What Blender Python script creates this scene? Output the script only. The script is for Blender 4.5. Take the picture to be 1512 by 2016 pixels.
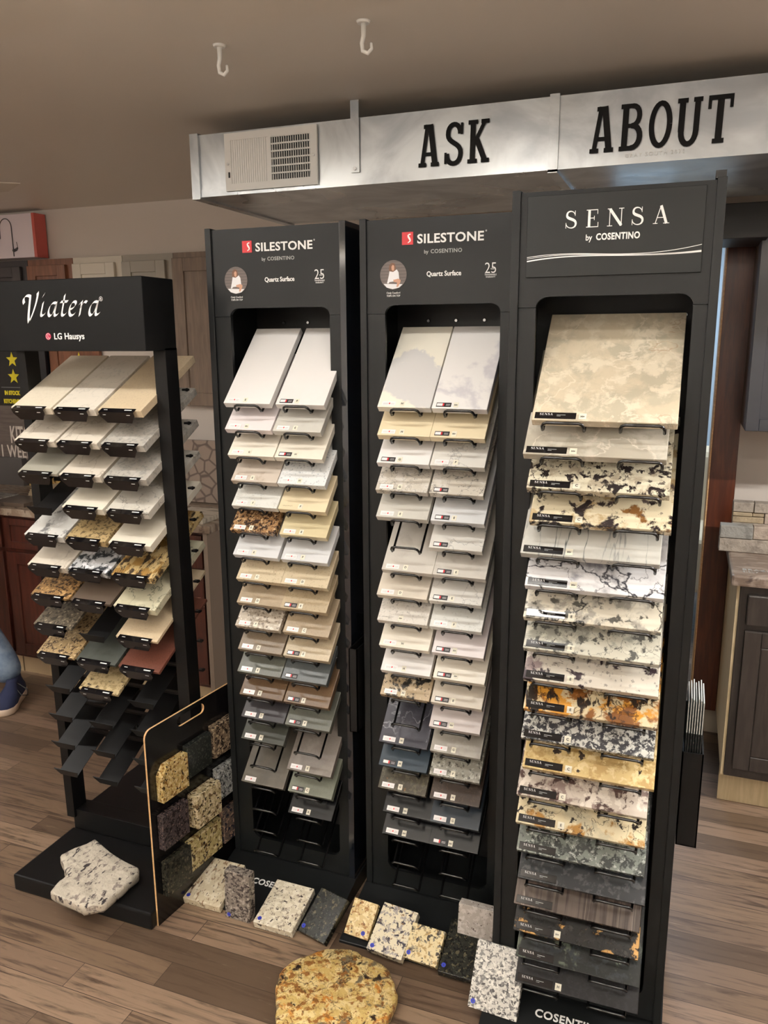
import bpy, bmesh, math, random
from mathutils import Vector, Matrix
random.seed(7)
PI = math.pi
scene = bpy.context.scene
COL = scene.collection
for o in list(bpy.data.objects): bpy.data.objects.remove(o)

# ---------------------------------------------------------------- camera, world, lights, exposure
cam_d = bpy.data.cameras.new('camera'); cam = bpy.data.objects.new('camera', cam_d); COL.objects.link(cam)
scene.camera = cam
_p, _r, _y = [math.radians(a) for a in (12.18, -.33, 20.76)]
_f = Vector((-math.sin(_y)*math.cos(_p), math.cos(_y)*math.cos(_p), -math.sin(_p)))
_ri = Vector((math.cos(_y), math.sin(_y), 0)); _u = _ri.cross(_f)
_R = math.cos(_r)*_ri + math.sin(_r)*_u; _U = -math.sin(_r)*_ri + math.cos(_r)*_u
cam.matrix_world = Matrix((( _R.x, _U.x, -_f.x, 0), (_R.y, _U.y, -_f.y, 0), (_R.z, _U.z, -_f.z, 1.70), (0, 0, 0, 1)))
cam_d.sensor_fit = 'VERTICAL'; cam_d.sensor_height = 24; cam_d.lens = 24*1573/2016
cam_d.clip_start = .02
w = bpy.data.worlds.new('world'); scene.world = w; w.use_nodes = True
w.node_tree.nodes['Background'].inputs[0].default_value = (1, .93, .84, 1)
w.node_tree.nodes['Background'].inputs[1].default_value = .25
scene.view_settings.view_transform = 'Standard'; scene.view_settings.look = 'None'
scene.view_settings.gamma = 1; scene.view_settings.exposure = 0.0
try: scene.view_settings.use_curve_mapping = False
except Exception: pass
def area(name, loc, sx, sy, power, col, rot=(0, 0, 0), spread=180):
    d = bpy.data.lights.new(name, 'AREA'); d.shape = 'RECTANGLE'; d.size = sx; d.size_y = sy
    d.energy = power; d.color = col; d.spread = math.radians(spread)
    o = bpy.data.objects.new(name, d); COL.objects.link(o); o.location = loc; o.rotation_euler = rot
    return o
LAMPS = [(-1.90, 1.18, 1.1), (-.70, 1.29, .70), (.42, .98, 1.0), (-4.1, 1.7, 1.1), (1.55, 2.0, 1.1), (-1.3, .25, 1.2), (.6, .25, 1.2), (-3.1, .25, 1.2), (-1.4, -2.3, 1.3), (.8, -2.3, 1.3), (-3.6, -2.3, 1.3)]  # far left, far right and far-back lamps are added fill, not known fixtures
LP = [11, 6.6, 5.6, 24, 84, 5, 7, 5, 10, 10, 10]
WARM = (1, .965, .92)
LZ = [2.315]*5+[2.10]*3+[2.08]*3   # those over and behind the viewer hang on rods and carry added uplights
for (lx, ly, ll), pw, lz in zip(LAMPS, LP, LZ):
    area('tube_light', (lx, ly, lz), ll, .05, pw, WARM)
    if lz < 2.2: area('fill_uplight', (lx, ly, lz+.075), ll, .05, 20 if ly > 0 else 150, WARM, (PI, 0, 0))  # upward fill, added to brighten the ceiling
area('front_wall_fill', (-1.5, -3.9, 1.35), 6.0, 1.8, 20, (1, .97, .92), (PI/2, 0, 0))  # unseen fill added inside the solid front wall, no window there
area('side_room_light', (-.2, 4.9, 2.5), 1.2, 1.2, 45, (.75, .87, 1))

# ---------------------------------------------------------------- helpers
def lin(c):
    return tuple(((v/255)/12.92 if v/255 <= .04045 else ((v/255+.055)/1.055)**2.4) for v in c)+(1,)
def mat(name, rgb, rough=.5, metal=0, spec=.5, emit=None, trans=0):
    m = bpy.data.materials.new(name); m.use_nodes = True
    b = m.node_tree.nodes['Principled BSDF']
    b.inputs['Base Color'].default_value = lin(rgb); b.inputs['Roughness'].default_value = rough
    b.inputs['Metallic'].default_value = metal; b.inputs['Specular IOR Level'].default_value = spec
    if emit: b.inputs['Emission Color'].default_value = lin(rgb); b.inputs['Emission Strength'].default_value = emit
    return m
def N(m, t, **kw):
    n = m.node_tree.nodes.new(t)
    for k, v in kw.items(): setattr(n, k, v)
    return n
def L(m, a, b): m.node_tree.links.new(a, b)
def coords(m, scale=(1, 1, 1), rnd=True):
    tc = N(m, 'ShaderNodeTexCoord'); mp = N(m, 'ShaderNodeMapping'); mp.inputs['Scale'].default_value = scale
    L(m, tc.outputs['Object'], mp.inputs['Vector'])
    if rnd:
        oi = N(m, 'ShaderNodeObjectInfo'); mu = N(m, 'ShaderNodeMath', operation='MULTIPLY'); mu.inputs[1].default_value = 37.
        L(m, oi.outputs['Random'], mu.inputs[0])
        cb = N(m, 'ShaderNodeCombineXYZ'); L(m, mu.outputs[0], cb.inputs[0]); L(m, mu.outputs[0], cb.inputs[2])
        L(m, cb.outputs[0], mp.inputs['Location'])
    return mp.outputs[0]
def smooth(m, val, lo, hi, a=0, b=1):
    r = N(m, 'ShaderNodeMapRange', interpolation_type='SMOOTHSTEP'); r.inputs[1].default_value = lo; r.inputs[2].default_value = hi
    r.inputs[3].default_value = a; r.inputs[4].default_value = b; L(m, val, r.inputs[0]); return r.outputs[0]
def mixc(m, fac, c1, c2):
    x = N(m, 'ShaderNodeMix', data_type='RGBA')
    if isinstance(fac, (int, float)): x.inputs[0].default_value = fac
    else: L(m, fac, x.inputs[0])
    for i, c in ((6, c1), (7, c2)):
        if isinstance(c, tuple): x.inputs[i].default_value = c
        else: L(m, c, x.inputs[i])
    return x.outputs[2]
def noise(m, vec, scale, detail=3, dist=0, rough=.55):
    n = N(m, 'ShaderNodeTexNoise'); n.inputs['Scale'].default_value = scale; n.inputs['Detail'].default_value = detail
    n.inputs['Distortion'].default_value = dist; n.inputs['Roughness'].default_value = rough; L(m, vec, n.inputs['Vector'])
    return n.outputs[0]
STONES = {}
# layer kinds: n noise blot (scale, threshold, softness), c crystal cells, v thin veins (scale, width)
def stone(name, base, layers=(), rough=.22, bump=0):
    if name in STONES: return STONES[name]
    m = mat(name, base, rough, 0, .3); b = m.node_tree.nodes['Principled BSDF']
    v = coords(m); c = lin(base)
    for i, ly in enumerate(layers):
        k, rgb, sc = ly[0], ly[1], ly[2]
        st = ly[5] if len(ly) > 5 else None
        vec = v
        ad = N(m, 'ShaderNodeMapping'); ad.inputs['Location'].default_value = (i*3.1, i*1.7, i*5.3)
        if st: ad.inputs['Scale'].default_value = st[:3]; ad.inputs['Rotation'].default_value = (0, 0, st[3] if len(st) > 3 else 0)
        L(m, v, ad.inputs['Vector']); vec = ad.outputs[0]
        if k == 'n': f = smooth(m, noise(m, vec, sc, 8, .3, .62), ly[3]-.015, ly[3]+ly[4])
        elif k == 'v':
            s = N(m, 'ShaderNodeMath', operation='SUBTRACT'); L(m, noise(m, vec, sc, 6, .25), s.inputs[0]); s.inputs[1].default_value = .5
            a = N(m, 'ShaderNodeMath', operation='ABSOLUTE'); L(m, s.outputs[0], a.inputs[0])
            f = smooth(m, a.outputs[0], 0, ly[3], ly[4], 0)
        else:
            wn = N(m, 'ShaderNodeTexNoise'); wn.inputs['Scale'].default_value = sc*1.7; wn.inputs['Detail'].default_value = 4; L(m, vec, wn.inputs['Vector'])
            mm = N(m, 'ShaderNodeVectorMath', operation='MULTIPLY_ADD'); mm.inputs[1].default_value = (2.2/sc,)*3
            L(m, wn.outputs[1], mm.inputs[0]); L(m, vec, mm.inputs[2])
            vo = N(m, 'ShaderNodeTexVoronoi'); vo.inputs['Scale'].default_value = sc; L(m, mm.outputs[0], vo.inputs['Vector'])
            sp = N(m, 'ShaderNodeSeparateColor'); L(m, vo.outputs['Color'], sp.inputs[0])
            f = smooth(m, sp.outputs[0], ly[3], ly[3]+.12, 0, ly[4])
        c = mixc(m, f, c, lin(rgb))
    if not isinstance(c, tuple): L(m, c, b.inputs['Base Color'])
    if bump:
        bp = N(m, 'ShaderNodeBump'); bp.inputs['Strength'].default_value = bump; bp.inputs['Distance'].default_value = .01
        L(m, noise(m, v, 45, 6), bp.inputs['Height']); L(m, bp.outputs[0], b.inputs['Normal'])
    STONES[name] = m
    return m

class MB:
    def __init__(s): s.bm = bmesh.new()
    def box(s, x0, x1, y0, y1, z0, z1, m=0, bev=0, seg=2):
        vs = [s.bm.verts.new(p) for p in ((x0,y0,z0),(x1,y0,z0),(x1,y1,z0),(x0,y1,z0),(x0,y0,z1),(x1,y0,z1),(x1,y1,z1),(x0,y1,z1))]
        fs = [s.bm.faces.new([vs[i] for i in q]) for q in ((3,2,1,0),(4,5,6,7),(0,1,5,4),(1,2,6,5),(2,3,7,6),(3,0,4,7))]
        for f in fs: f.material_index = m
        if bev:
            es = list({e for f in fs for e in f.edges})
            r = bmesh.ops.bevel(s.bm, geom=es, offset=bev, segments=seg, affect='EDGES', profile=.6)
            for f in r['faces']: f.material_index = m
        return s
    def prism(s, poly, t0, t1, axis='y', m=0):
        """poly: 2D outline; extruded between t0 and t1 along axis ('y': poly is xz, 'z': xy, 'x': yz)"""
        def P(a, b, t): return {'y': (a, t, b), 'z': (a, b, t), 'x': (t, a, b)}[axis]
        A = [s.bm.verts.new(P(a, b, t0)) for a, b in poly]; B = [s.bm.verts.new(P(a, b, t1)) for a, b in poly]
        n = len(poly); fs = [s.bm.faces.new(A), s.bm.faces.new(B[::-1])]
        for i in range(n): fs.append(s.bm.faces.new((A[i], B[i], B[(i+1) % n], A[(i+1) % n])))
        for f in fs: f.material_index = m
        bmesh.ops.recalc_face_normals(s.bm, faces=fs)
        return s
    def tube(s, pts, r, m=0, n=8, closed=False, cap=True):
        pts = [Vector(p) for p in pts]; rings = []; k = len(pts)
        rr = r if isinstance(r, (list, tuple)) else [r]*k
        nrm = None
        for i, p in enumerate(pts):
            a = pts[i-1] if (i or closed) else p; b = pts[(i+1) % k] if (i < k-1 or closed) else p
            t = (b-a).normalized()
            if nrm is None: nrm = t.orthogonal().normalized()
            nrm = (nrm - t*nrm.dot(t)).normalized(); bi = t.cross(nrm)
            rings.append([s.bm.verts.new(p+(nrm*math.cos(2*PI*j/n)+bi*math.sin(2*PI*j/n))*rr[i]) for j in range(n)])
        for i in range(k if closed else k-1):
            A, B = rings[i], rings[(i+1) % k]
            for j in range(n):
                f = s.bm.faces.new((A[j], A[(j+1) % n], B[(j+1) % n], B[j])); f.material_index = m; f.smooth = True
        if cap and not closed:
            s.bm.faces.new(rings[0][::-1]).material_index = m; s.bm.faces.new(rings[-1]).material_index = m
        return s
    def quad(s, ps, m=0):
        f = s.bm.faces.new([s.bm.verts.new(p) for p in ps]); f.material_index = m; return s
    def disc(s, cx, cz, rx, rz, y, m=0, n=28, th=.001):
        return s.prism([(cx+rx*math.cos(2*PI*i/n), cz+rz*math.sin(2*PI*i/n)) for i in range(n)], y, y-th, 'y', m)
    def mesh(s, name):
        me = bpy.data.meshes.new(name); s.bm.to_mesh(me); s.bm.free(); return me
    def build(s, name, mats, parent=None, loc=None, rot=None, off=None, smooth=False):
        if off is not None: bmesh.ops.translate(s.bm, verts=s.bm.verts, vec=-Vector(off))
        me = s.mesh(name)
        for mm in (mats if isinstance(mats, (list, tuple)) else [mats]): me.materials.append(mm)
        if smooth:
            for f in me.polygons: f.use_smooth = True
        return put(name, me, parent, loc, rot)
def put(name, me, parent=None, loc=None, rot=None):
    o = bpy.data.objects.new(name, me); COL.objects.link(o)
    if parent: o.parent = parent
    if loc: o.location = loc
    if rot: o.rotation_euler = rot
    return o
LABELS = {}
def tag(o, label, cat, group=None, kind=None):
    n = len(label.split()); assert 4 <= n <= 16, (n, label)
    if label in LABELS: print('DUP LABEL', label)
    LABELS[label] = 1
    o['label'] = label; o['category'] = cat
    if group: o['group'] = group
    if kind: o['kind'] = kind
    return o
def empty(name, loc, label, cat, group=None, rot=None):
    o = bpy.data.objects.new(name, None); COL.objects.link(o); o.location = loc; o.empty_display_size = .05
    if rot: o.rotation_euler = rot
    return tag(o, label, cat, group)
def struct(o): o['kind'] = 'structure'; return o
def W(parent, mb, name, mats, smooth=False):
    """part authored in world coordinates under an unrotated thing"""
    return mb.build(name, mats, parent, off=parent.location, smooth=smooth)

# ---- lettering
TCACHE = {}
def text_mesh(s, size, bold=0., shear=0., space=1., align='CENTER', depth=.0004, lines=1.):
    k = (s, size, bold, shear, space, align, depth)
    if k in TCACHE: return TCACHE[k]
    cu = bpy.data.curves.new('lettering', 'FONT'); cu.body = s; cu.size = size; cu.offset = bold; cu.shear = shear
    cu.space_character = space; cu.align_x = align; cu.extrude = depth; cu.resolution_u = 3; cu.space_line = lines
    o = bpy.data.objects.new('tmp', cu); COL.objects.link(o)
    dg = bpy.context.evaluated_depsgraph_get(); dg.update()
    me = bpy.data.meshes.new_from_object(o.evaluated_get(dg)); bpy.data.objects.remove(o)
    me.name = 'lettering'; TCACHE[k] = me
    return me
FRONT = (PI/2, 0, 0)
def text(name, s, size, m, parent, wx, wy, wz, rot=FRONT, sx=1, **kw):
    me = text_mesh(s, size, **kw).copy(); me.materials.clear(); me.materials.append(m)
    pl = Vector((0, 0, 0)); q = parent
    while q: pl += q.location; q = q.parent
    o = put(name, me, parent, Vector((wx, wy, wz))-pl, rot); o.scale = (sx, 1, 1)
    return o
def ribbon(mb, pts, wd, y, m=0, T=None, nib=None, th=.0006):
    """flat stroke along pts in xz; wd width (number or list) or nib vector"""
    T = T or (lambda a, b: (a, b)); k = len(pts); Ls, Rs = [], []
    for i, p in enumerate(pts):
        if nib: dx, dz = nib[0]/2, nib[1]/2
        else:
            a = pts[max(i-1, 0)]; b = pts[min(i+1, k-1)]; tx, tz = b[0]-a[0], b[1]-a[1]; l = math.hypot(tx, tz) or 1
            ww = wd[i] if isinstance(wd, (list, tuple)) else wd
            dx, dz = -tz/l*ww/2, tx/l*ww/2
        Ls.append((p[0]+dx, p[1]+dz)); Rs.append((p[0]-dx, p[1]-dz))
    for i in range(k-1):
        q = [Ls[i], Ls[i+1], Rs[i+1], Rs[i]]
        q = [T(*c) for c in q]
        A = sum(q[j][0]*q[(j+1) % 4][1]-q[(j+1) % 4][0]*q[j][1] for j in range(4))
        if A < 0: q = q[::-1]
        if abs(A) < 1e-10: continue
        mb.quad([(a, y, b) for a, b in q], m)
def arc(cx, cz, rx, rz, a0, a1, n=12):
    return [(cx+rx*math.cos(math.radians(a0+(a1-a0)*i/n)), cz+rz*math.sin(math.radians(a0+(a1-a0)*i/n))) for i in range(n+1)]
def bez(p0, p1, p2, p3, n=10):
    return [tuple((1-t)**3*a+3*(1-t)**2*t*b+3*(1-t)*t*t*c+t**3*d for a, b, c, d in zip(p0, p1, p2, p3)) for t in [i/n for i in range(n+1)]]
SLAB = {  # condensed slab serif capitals in a .5 x 1 box : list of (points, width)
 'A': [([(.09,.02),(.22,1)],.10), ([(.43,.02),(.29,1)],.14), ([(.12,.95),(.36,.95)],.10), ([(.12,.30),(.40,.30)],.09), ([(.0,.05),(.2,.05)],.10), ([(.32,.05),(.53,.05)],.10)],
 'S': [(bez((.40,.72),(.40,1.02),(.08,1.02),(.09,.72))+bez((.09,.72),(.09,.50),(.42,.52),(.42,.27))[1:]+bez((.42,.27),(.42,-.05),(.06,-.05),(.07,.27))[1:],.115), ([(.44,.97),(.44,.70)],.06), ([(.04,.30),(.04,.03)],.06)],
 'K': [([(.12,.0),(.12,1)],.13), ([(.0,.05),(.24,.05)],.10), ([(.0,.95),(.24,.95)],.10), ([(.14,.42),(.42,.97)],.09), ([(.22,.55),(.44,.03)],.13), ([(.32,.95),(.52,.95)],.10), ([(.34,.05),(.54,.05)],.10)],
 'B': [([(.11,0),(.11,1)],.13), ([(0,.95),(.26,.95)],.10), ([(0,.05),(.26,.05)],.10), ([(.1,.53),(.26,.53)],.09), (bez((.25,.95),(.46,.95),(.46,.53),(.25,.53)),.11), (bez((.25,.53),(.50,.53),(.50,.05),(.25,.05)),.12)],
 'O': [(arc(.25,.5,.19,.445,0,360,28),.115)],
 'U': [([(.11,.3),(.11,.95)],.13), (bez((.11,.32),(.11,-.06),(.42,-.06),(.42,.32)),.12), ([(.42,.3),(.42,.95)],.12), ([(0,.95),(.22,.95)],.10), ([(.33,.95),(.52,.95)],.10)],
 'T': [([(.27,.0),(.27,1)],.14), ([(.02,.95),(.52,.95)],.10), ([(.05,1),(.05,.72)],.07), ([(.49,1),(.49,.72)],.07), ([(.15,.05),(.39,.05)],.10)]}
SERIF = {
 'S': [(bez((.60,.78),(.52,1.04),(.10,1.04),(.12,.74))+bez((.12,.74),(.12,.50),(.66,.56),(.66,.26))[1:]+bez((.66,.26),(.66,-.06),(.16,-.06),(.07,.24))[1:],[.05,.05,.05,.05,.06,.07,.08,.09,.10,.11,.12,.14,.15,.16,.16,.16,.16,.15,.14,.13,.12,.11,.10,.08,.07,.06,.05,.05,.05,.05,.05]), ([(.61,1.0),(.61,.70)],.035), ([(.07,.32),(.07,.0)],.035)],
 'E': [([(.2,0),(.2,1)],.15), ([(.03,.98),(.70,.98)],.045), ([(.03,.02),(.74,.02)],.045), ([(.2,.52),(.50,.52)],.045), ([(.69,1),(.69,.74)],.035), ([(.73,0),(.73,.28)],.035), ([(.50,.64),(.50,.40)],.035)],
 'N': [([(.16,0),(.16,1)],.045), ([(.84,0),(.84,1)],.045), ([(.16,.97),(.84,.03)],.16), ([(.02,.98),(.26,.98)],.04), ([(.02,.02),(.32,.02)],.04), ([(.68,.98),(.98,.98)],.04)],
 'A': [([(.12,0),(.42,1)],.045), ([(.42,1),(.76,0)],.15), ([(.22,.34),(.62,.34)],.04), ([(0,.02),(.26,.02)],.04), ([(.58,.02),(.92,.02)],.04)]}
def letters(s, font, x, z, h, adv, y, sx=1., shear=0., th=.0006):
    mb = MB()
    for ch in s:
        for j, (pts, wd) in enumerate(font[ch]):
            x0 = x; ribbon(mb, pts, wd, y-j*.00005, 0, T=lambda a, b: (x0+a*h*sx+shear*b*h, z+b*h))
        x += adv[ch]*h*sx if isinstance(adv, dict) else adv*h*sx
    return mb

# ---------------------------------------------------------------- materials
def powder(name, rgb, rough=.42, spec=.28):
    m = mat(name, rgb, rough, 0, spec); v = coords(m, rnd=False); bp = N(m, 'ShaderNodeBump'); bp.inputs['Strength'].default_value = .08
    bp.inputs['Distance'].default_value = .001; L(m, noise(m, v, 900, 2), bp.inputs['Height'])
    L(m, bp.outputs[0], m.node_tree.nodes['Principled BSDF'].inputs['Normal']); return m
M_BLK = powder('black_laminate', (21, 23, 24), .38); M_BLKG = mat('black_gloss_panel', (16, 20, 27), .10, 0, .9)
M_RACK = powder('black_powder_coat', (14, 14, 15), .4); M_HEADBLK = mat('black_header', (9, 10, 11), .45, 0, .2)
M_WIRE = mat('black_wire', (14, 14, 15), .22, 0, .6); M_INNER = mat('inner_black', (8, 8, 9), .5)
M_WHT = mat('white_print', (240, 240, 238), .5); M_GREY = mat('grey_print', (165, 168, 166), .5); M_RED = mat('red_print', (205, 40, 50), .4)
M_PAPER = mat('white_sticker', (236, 232, 232), .25); M_PAPER2 = mat('ivory_sticker', (222, 218, 200), .35)
M_INK = mat('ink', (30, 30, 32), .5); M_CLIP = mat('clip_black', (20, 18, 20), .12, 0, .6)
M_SCREW = mat('screw_metal', (190, 190, 190), .25, 1); M_BLUE = mat('blue_dot', (35, 50, 170), .5)
M_PLAST = mat('white_plastic', (225, 224, 220), .35)
def galv():
    m = mat('galvanised_steel', (196, 200, 202), .3, .85); b = m.node_tree.nodes['Principled BSDF']; v = coords(m, rnd=False)
    n = noise(m, v, 4, 5, 1.0); L(m, mixc(m, smooth(m, n, .35, .65), lin((168, 172, 176)), lin((206, 210, 212))), b.inputs['Base Color'])
    L(m, smooth(m, noise(m, v, 2.3, 4, .6), .3, .7, .24, .42), b.inputs['Roughness'])
    bp = N(m, 'ShaderNodeBump'); bp.inputs['Strength'].default_value = .35; bp.inputs['Distance'].default_value = .03
    L(m, noise(m, v, 1.6, 2), bp.inputs['Height']); L(m, bp.outputs[0], b.inputs['Normal']); return m
M_GALV = galv()
def wood(name, c1, c2, rough=.4, scale=(3, 3, 40), ax=None):
    m = mat(name, c1, rough); b = m.node_tree.nodes['Principled BSDF']; v = coords(m, scale)
    n = noise(m, v, 2.2, 6, .4); L(m, mixc(m, smooth(m, n, .35, .7), lin(c1), lin(c2)), b.inputs['Base Color']); return m
VG = (28, 28, 3)
M_RWOOD = wood('red_brown_wood', (74, 34, 18), (98, 48, 26), .35, VG)
M_CHERRY = wood('cherry_cabinet', (58, 27, 19), (76, 37, 26), .35, VG)
M_BROWN = wood('caramel_door', (112, 70, 46), (132, 84, 58), .4, VG)
M_DGREY = mat('dark_grey_door', (58, 52, 52), .45); M_WDOOR = mat('white_door_paint', (206, 198, 182), .4); M_GREIGE = mat('greige_paint', (150, 143, 130), .4)
M_TAUPE = wood('taupe_stain', (112, 96, 82), (130, 112, 96), .5, VG)
M_ESP = wood('espresso_cabinet', (46, 41, 38), (58, 52, 48), .3, VG); M_BIRCH = wood('raw_birch', (196, 178, 140), (214, 196, 160), .5, VG)
M_EDGE = wood('light_edge', (206, 160, 110), (224, 184, 136), .5)
def floor_mat():
    m = mat('vinyl_plank', (110, 88, 72), .42); b = m.node_tree.nodes['Principled BSDF']
    v = coords(m, rnd=False); br = N(m, 'ShaderNodeTexBrick'); L(m, v, br.inputs['Vector'])
    br.offset = .37; br.offset_frequency = 2; br.inputs['Scale'].default_value = 1; br.inputs['Brick Width'].default_value = .62; br.inputs['Row Height'].default_value = .088
    br.inputs['Mortar Size'].default_value = .0011; br.inputs['Mortar Smooth'].default_value = .2
    br.inputs['Color1'].default_value = (0, 0, 0, 1); br.inputs['Color2'].default_value = (1, 1, 1, 1); br.inputs['Mortar'].default_value = (.5, .5, .5, 1)
    sp = N(m, 'ShaderNodeSeparateColor'); L(m, br.outputs['Color'], sp.inputs[0])
    rp = N(m, 'ShaderNodeValToRGB'); L(m, sp.outputs[0], rp.inputs[0]); e = rp.color_ramp.elements
    e[0].position = 0; e[0].color = lin((98, 80, 64)); e[1].position = 1; e[1].color = lin((146, 124, 102))
    for p, c in ((.25, (122, 101, 82)), (.5, (84, 68, 54)), (.75, (130, 108, 90))):
        q = e.new(p); q.color = lin(c)
    mp = N(m, 'ShaderNodeMapping'); mp.inputs['Scale'].default_value = (1.6, 22, 1); L(m, v, mp.inputs['Vector'])
    cb = N(m, 'ShaderNodeCombineXYZ'); mu = N(m, 'ShaderNodeMath', operation='MULTIPLY'); mu.inputs[1].default_value = 9; L(m, sp.outputs[0], mu.inputs[0]); L(m, mu.outputs[0], cb.inputs[0])
    L(m, cb.outputs[0], mp.inputs['Location'])
    g = noise(m, mp.outputs[0], 2.2, 7, .8, .65)
    c = mixc(m, smooth(m, g, .46, .70), rp.outputs[0], lin((70, 55, 44)))
    c = mixc(m, smooth(m, noise(m, mp.outputs[0], 3.7, 6, .3, .7), .60, .76, 0, .5), c, lin((176, 158, 138)))
    c = mixc(m, smooth(m, br.outputs['Fac'], .3, .9, 0, .7), c, lin((40, 32, 28)))
    L(m, c, b.inputs['Base Color']); return m
def paint(name, rgb, rough=.6, bump=.15):
    m = mat(name, rgb, rough); b = m.node_tree.nodes['Principled BSDF']; v = coords(m, rnd=False)
    bp = N(m, 'ShaderNodeBump'); bp.inputs['Strength'].default_value = bump; bp.inputs['Distance'].default_value = .004
    L(m, noise(m, v, 9, 6), bp.inputs['Height']); L(m, bp.outputs[0], b.inputs['Normal']); return m
M_FLOOR = floor_mat(); M_CEIL = paint('ceiling_paint', (220, 213, 203), .5); M_WALL = paint('wall_paint', (206, 197, 188), .7, .08)

# ---------------------------------------------------------------- the room
CZ = 2.38; WY = 3.55
struct(MB().box(-6, 3, -4, 6.2, -.05, 0).build('floor', M_FLOOR))
struct(MB().box(-6, 3, -4, WY+.1, CZ, CZ+.05).build('ceiling', M_CEIL))
bw = MB(); bw.box(-6, -.35, WY, WY+.1, 0, CZ); bw.box(.10, 3, WY, WY+.1, 0, CZ); bw.box(-.35, .10, WY, WY+.1, 2.08, CZ)
struct(bw.build('wall_back', M_WALL))
struct(MB().box(-6.1, -6, -4, 6.2, 0, CZ+.4).build('wall_left', M_WALL))
struct(MB().box(3, 3.1, -4, 6.2, 0, CZ+.4).build('wall_right', M_WALL))
struct(MB().box(-6, 3, -4.1, -4, 0, CZ).build('wall_front', M_WALL))
M_BLUEW = mat('pale_blue_wall', (196, 214, 228), .7)
struct(MB().box(-6, 3, 6.2, 6.3, 0, 2.78).build('wall_far', M_BLUEW))
struct(MB().box(-6, 3, WY+.1, 6.3, 2.75, 2.8).build('ceiling', M_BLUEW))
d = MB(); d.box(-.37, -.35, WY-.012, WY+.112, 0, 2.10); d.box(.0975, .10, WY-.012, WY+.112, 0, 2.10); d.box(-.35, .0975, WY-.012, WY+.112, 2.08, 2.10)
struct(d.build('trim_1', M_EDGE))
bb = MB()
for i, x in enumerate((.105, .45, .80, 1.15)): bb.box(x, x+.343, WY-.016, WY-.001, 0, .115, 0, .002)
struct(bb.build('baseboard_back', mat('baseboard_tile', (196, 186, 166), .4)))
# ceiling patch of torn plaster
M_PATCH = paint('bare_plaster', (208, 200, 188), .9, 1.0)
pt = MB(); q = [(-4.25,2.95),(-3.9,2.72),(-3.5,2.70),(-3.3,2.80),(-3.02,2.78),(-2.80,2.92),(-3.0,3.05),(-3.35,3.02),(-3.6,3.12),(-4.1,3.15)]
pt.prism([(a, b) for a, b in q], CZ-.004, CZ-.0005, 'z')
tp = pt.build('trim_2', M_PATCH); struct(tp)
cr = MB(); cr.tube([(-3.52,2.82,CZ-.003),(-3.45,2.9,CZ-.05),(-3.36,2.88,CZ-.05),(-3.3,2.84,CZ-.004)], .004)
tag(cr.build('loose_wire', M_INK), 'thin dark wire curling down from the torn ceiling plaster', 'wire')
for (x, y), lb in zip(((-1.09, 1.80), (-.72, 1.79)), ('white plastic swag hook on ceiling, the left one above the tall racks', 'white plastic swag hook on ceiling, the right one nearer the lettered duct')):
    h = empty('ceiling_hook', (x, y, CZ), lb, 'hook', 'ceiling hooks')
    b = MB(); b.tube([(x, y, CZ-.0005), (x, y, CZ-.006)], [.016, .013], n=20); W(h, b, 'base_disc', M_PLAST)
    b = MB(); b.tube([(x, y, CZ-.006), (x, y, CZ-.03), (x-.004, y, CZ-.045), (x-.002, y, CZ-.060), (x+.010, y, CZ-.066), (x+.019, y, CZ-.058), (x+.018, y, CZ-.046)], [.006,.0055,.005,.005,.005,.004,.003]); W(h, b, 'hook', M_PLAST)
M_TUBE = mat('lamp_diffuser', (255, 240, 215), .5, emit=5.5); M_FIX = mat('lamp_housing', (215, 212, 205), .5)
LN = ['one before the low left rack', 'one before the two narrow racks', 'one before the nearest rack', 'added fill lamp at the far left', 'added fill lamp at the far right', 'middle hanging one over the viewer', 'right hanging one over the viewer', 'left hanging one over the viewer', 'middle hanging fill lamp added far behind', 'right hanging fill lamp added far behind', 'left hanging fill lamp added far behind']
for (lx, ly, ll), nm, lz in zip(LAMPS, LN, LZ):
    top = CZ-.001 if lz > 2.2 else lz+.065
    hw = ll/2+.01
    f = empty('ceiling_lamp', (lx, ly, CZ), 'slim white tube lamp on ceiling, '+nm, 'lamp', 'ceiling tube lamps')
    W(f, MB().box(lx-hw, lx+hw, ly-.04, ly+.04, lz+.03, top, 0, .004), 'housing', M_FIX)
    W(f, MB().box(lx-hw+.02, lx+hw-.02, ly-.025, ly+.025, lz+.007, lz+.03), 'tube', M_TUBE)
    if lz < 2.2:
        for q in (-hw*.7, hw*.7): W(f, MB().box(lx+q-.004, lx+q+.004, ly-.004, ly+.004, top, CZ-.001), 'rod', M_FIX)

# ---------------------------------------------------------------- duct
DY, DZ0, DZ1 = 2.33, 2.147, 2.332
du = empty('air_duct', (-1.5, DY, DZ0), 'long galvanised metal duct under ceiling lettered ASK ABOUT', 'duct')
W(du, MB().box(-1.50, 1.6, DY, 2.98, DZ0, DZ1), 'duct_body', M_GALV)
b = MB(); b.box(-1.50, 1.6, DY-.003, DY, DZ0, DZ0+.022); b.box(-1.53, -1.50, DY-.008, 2.98, DZ0-.006, DZ1+.004); W(du, b, 'flange', M_GALV)
for x in (-.40, .70): W(du, MB().box(x, x+.026, DY-.009, DY, DZ0-.006, DZ1+.004).box(x, x+.026, DY-.009, 2.98, DZ0-.008, DZ0), 'seam_flange', M_GALV)
st = MB(); st.box(-.978, -.952, DY-.008, DY-.004, DZ0+.035, CZ-.001); W(du, st, 'hanger_strap', M_GALV)
b = MB(); b.tube([(-.965, DY-.008, DZ0+.045), (-.965, DY-.013, DZ0+.045)], .005, n=10); W(du, b, 'screw', M_SCREW)
M_LET = mat('black_vinyl', (10, 10, 11), .6, 0, .2)
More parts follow.
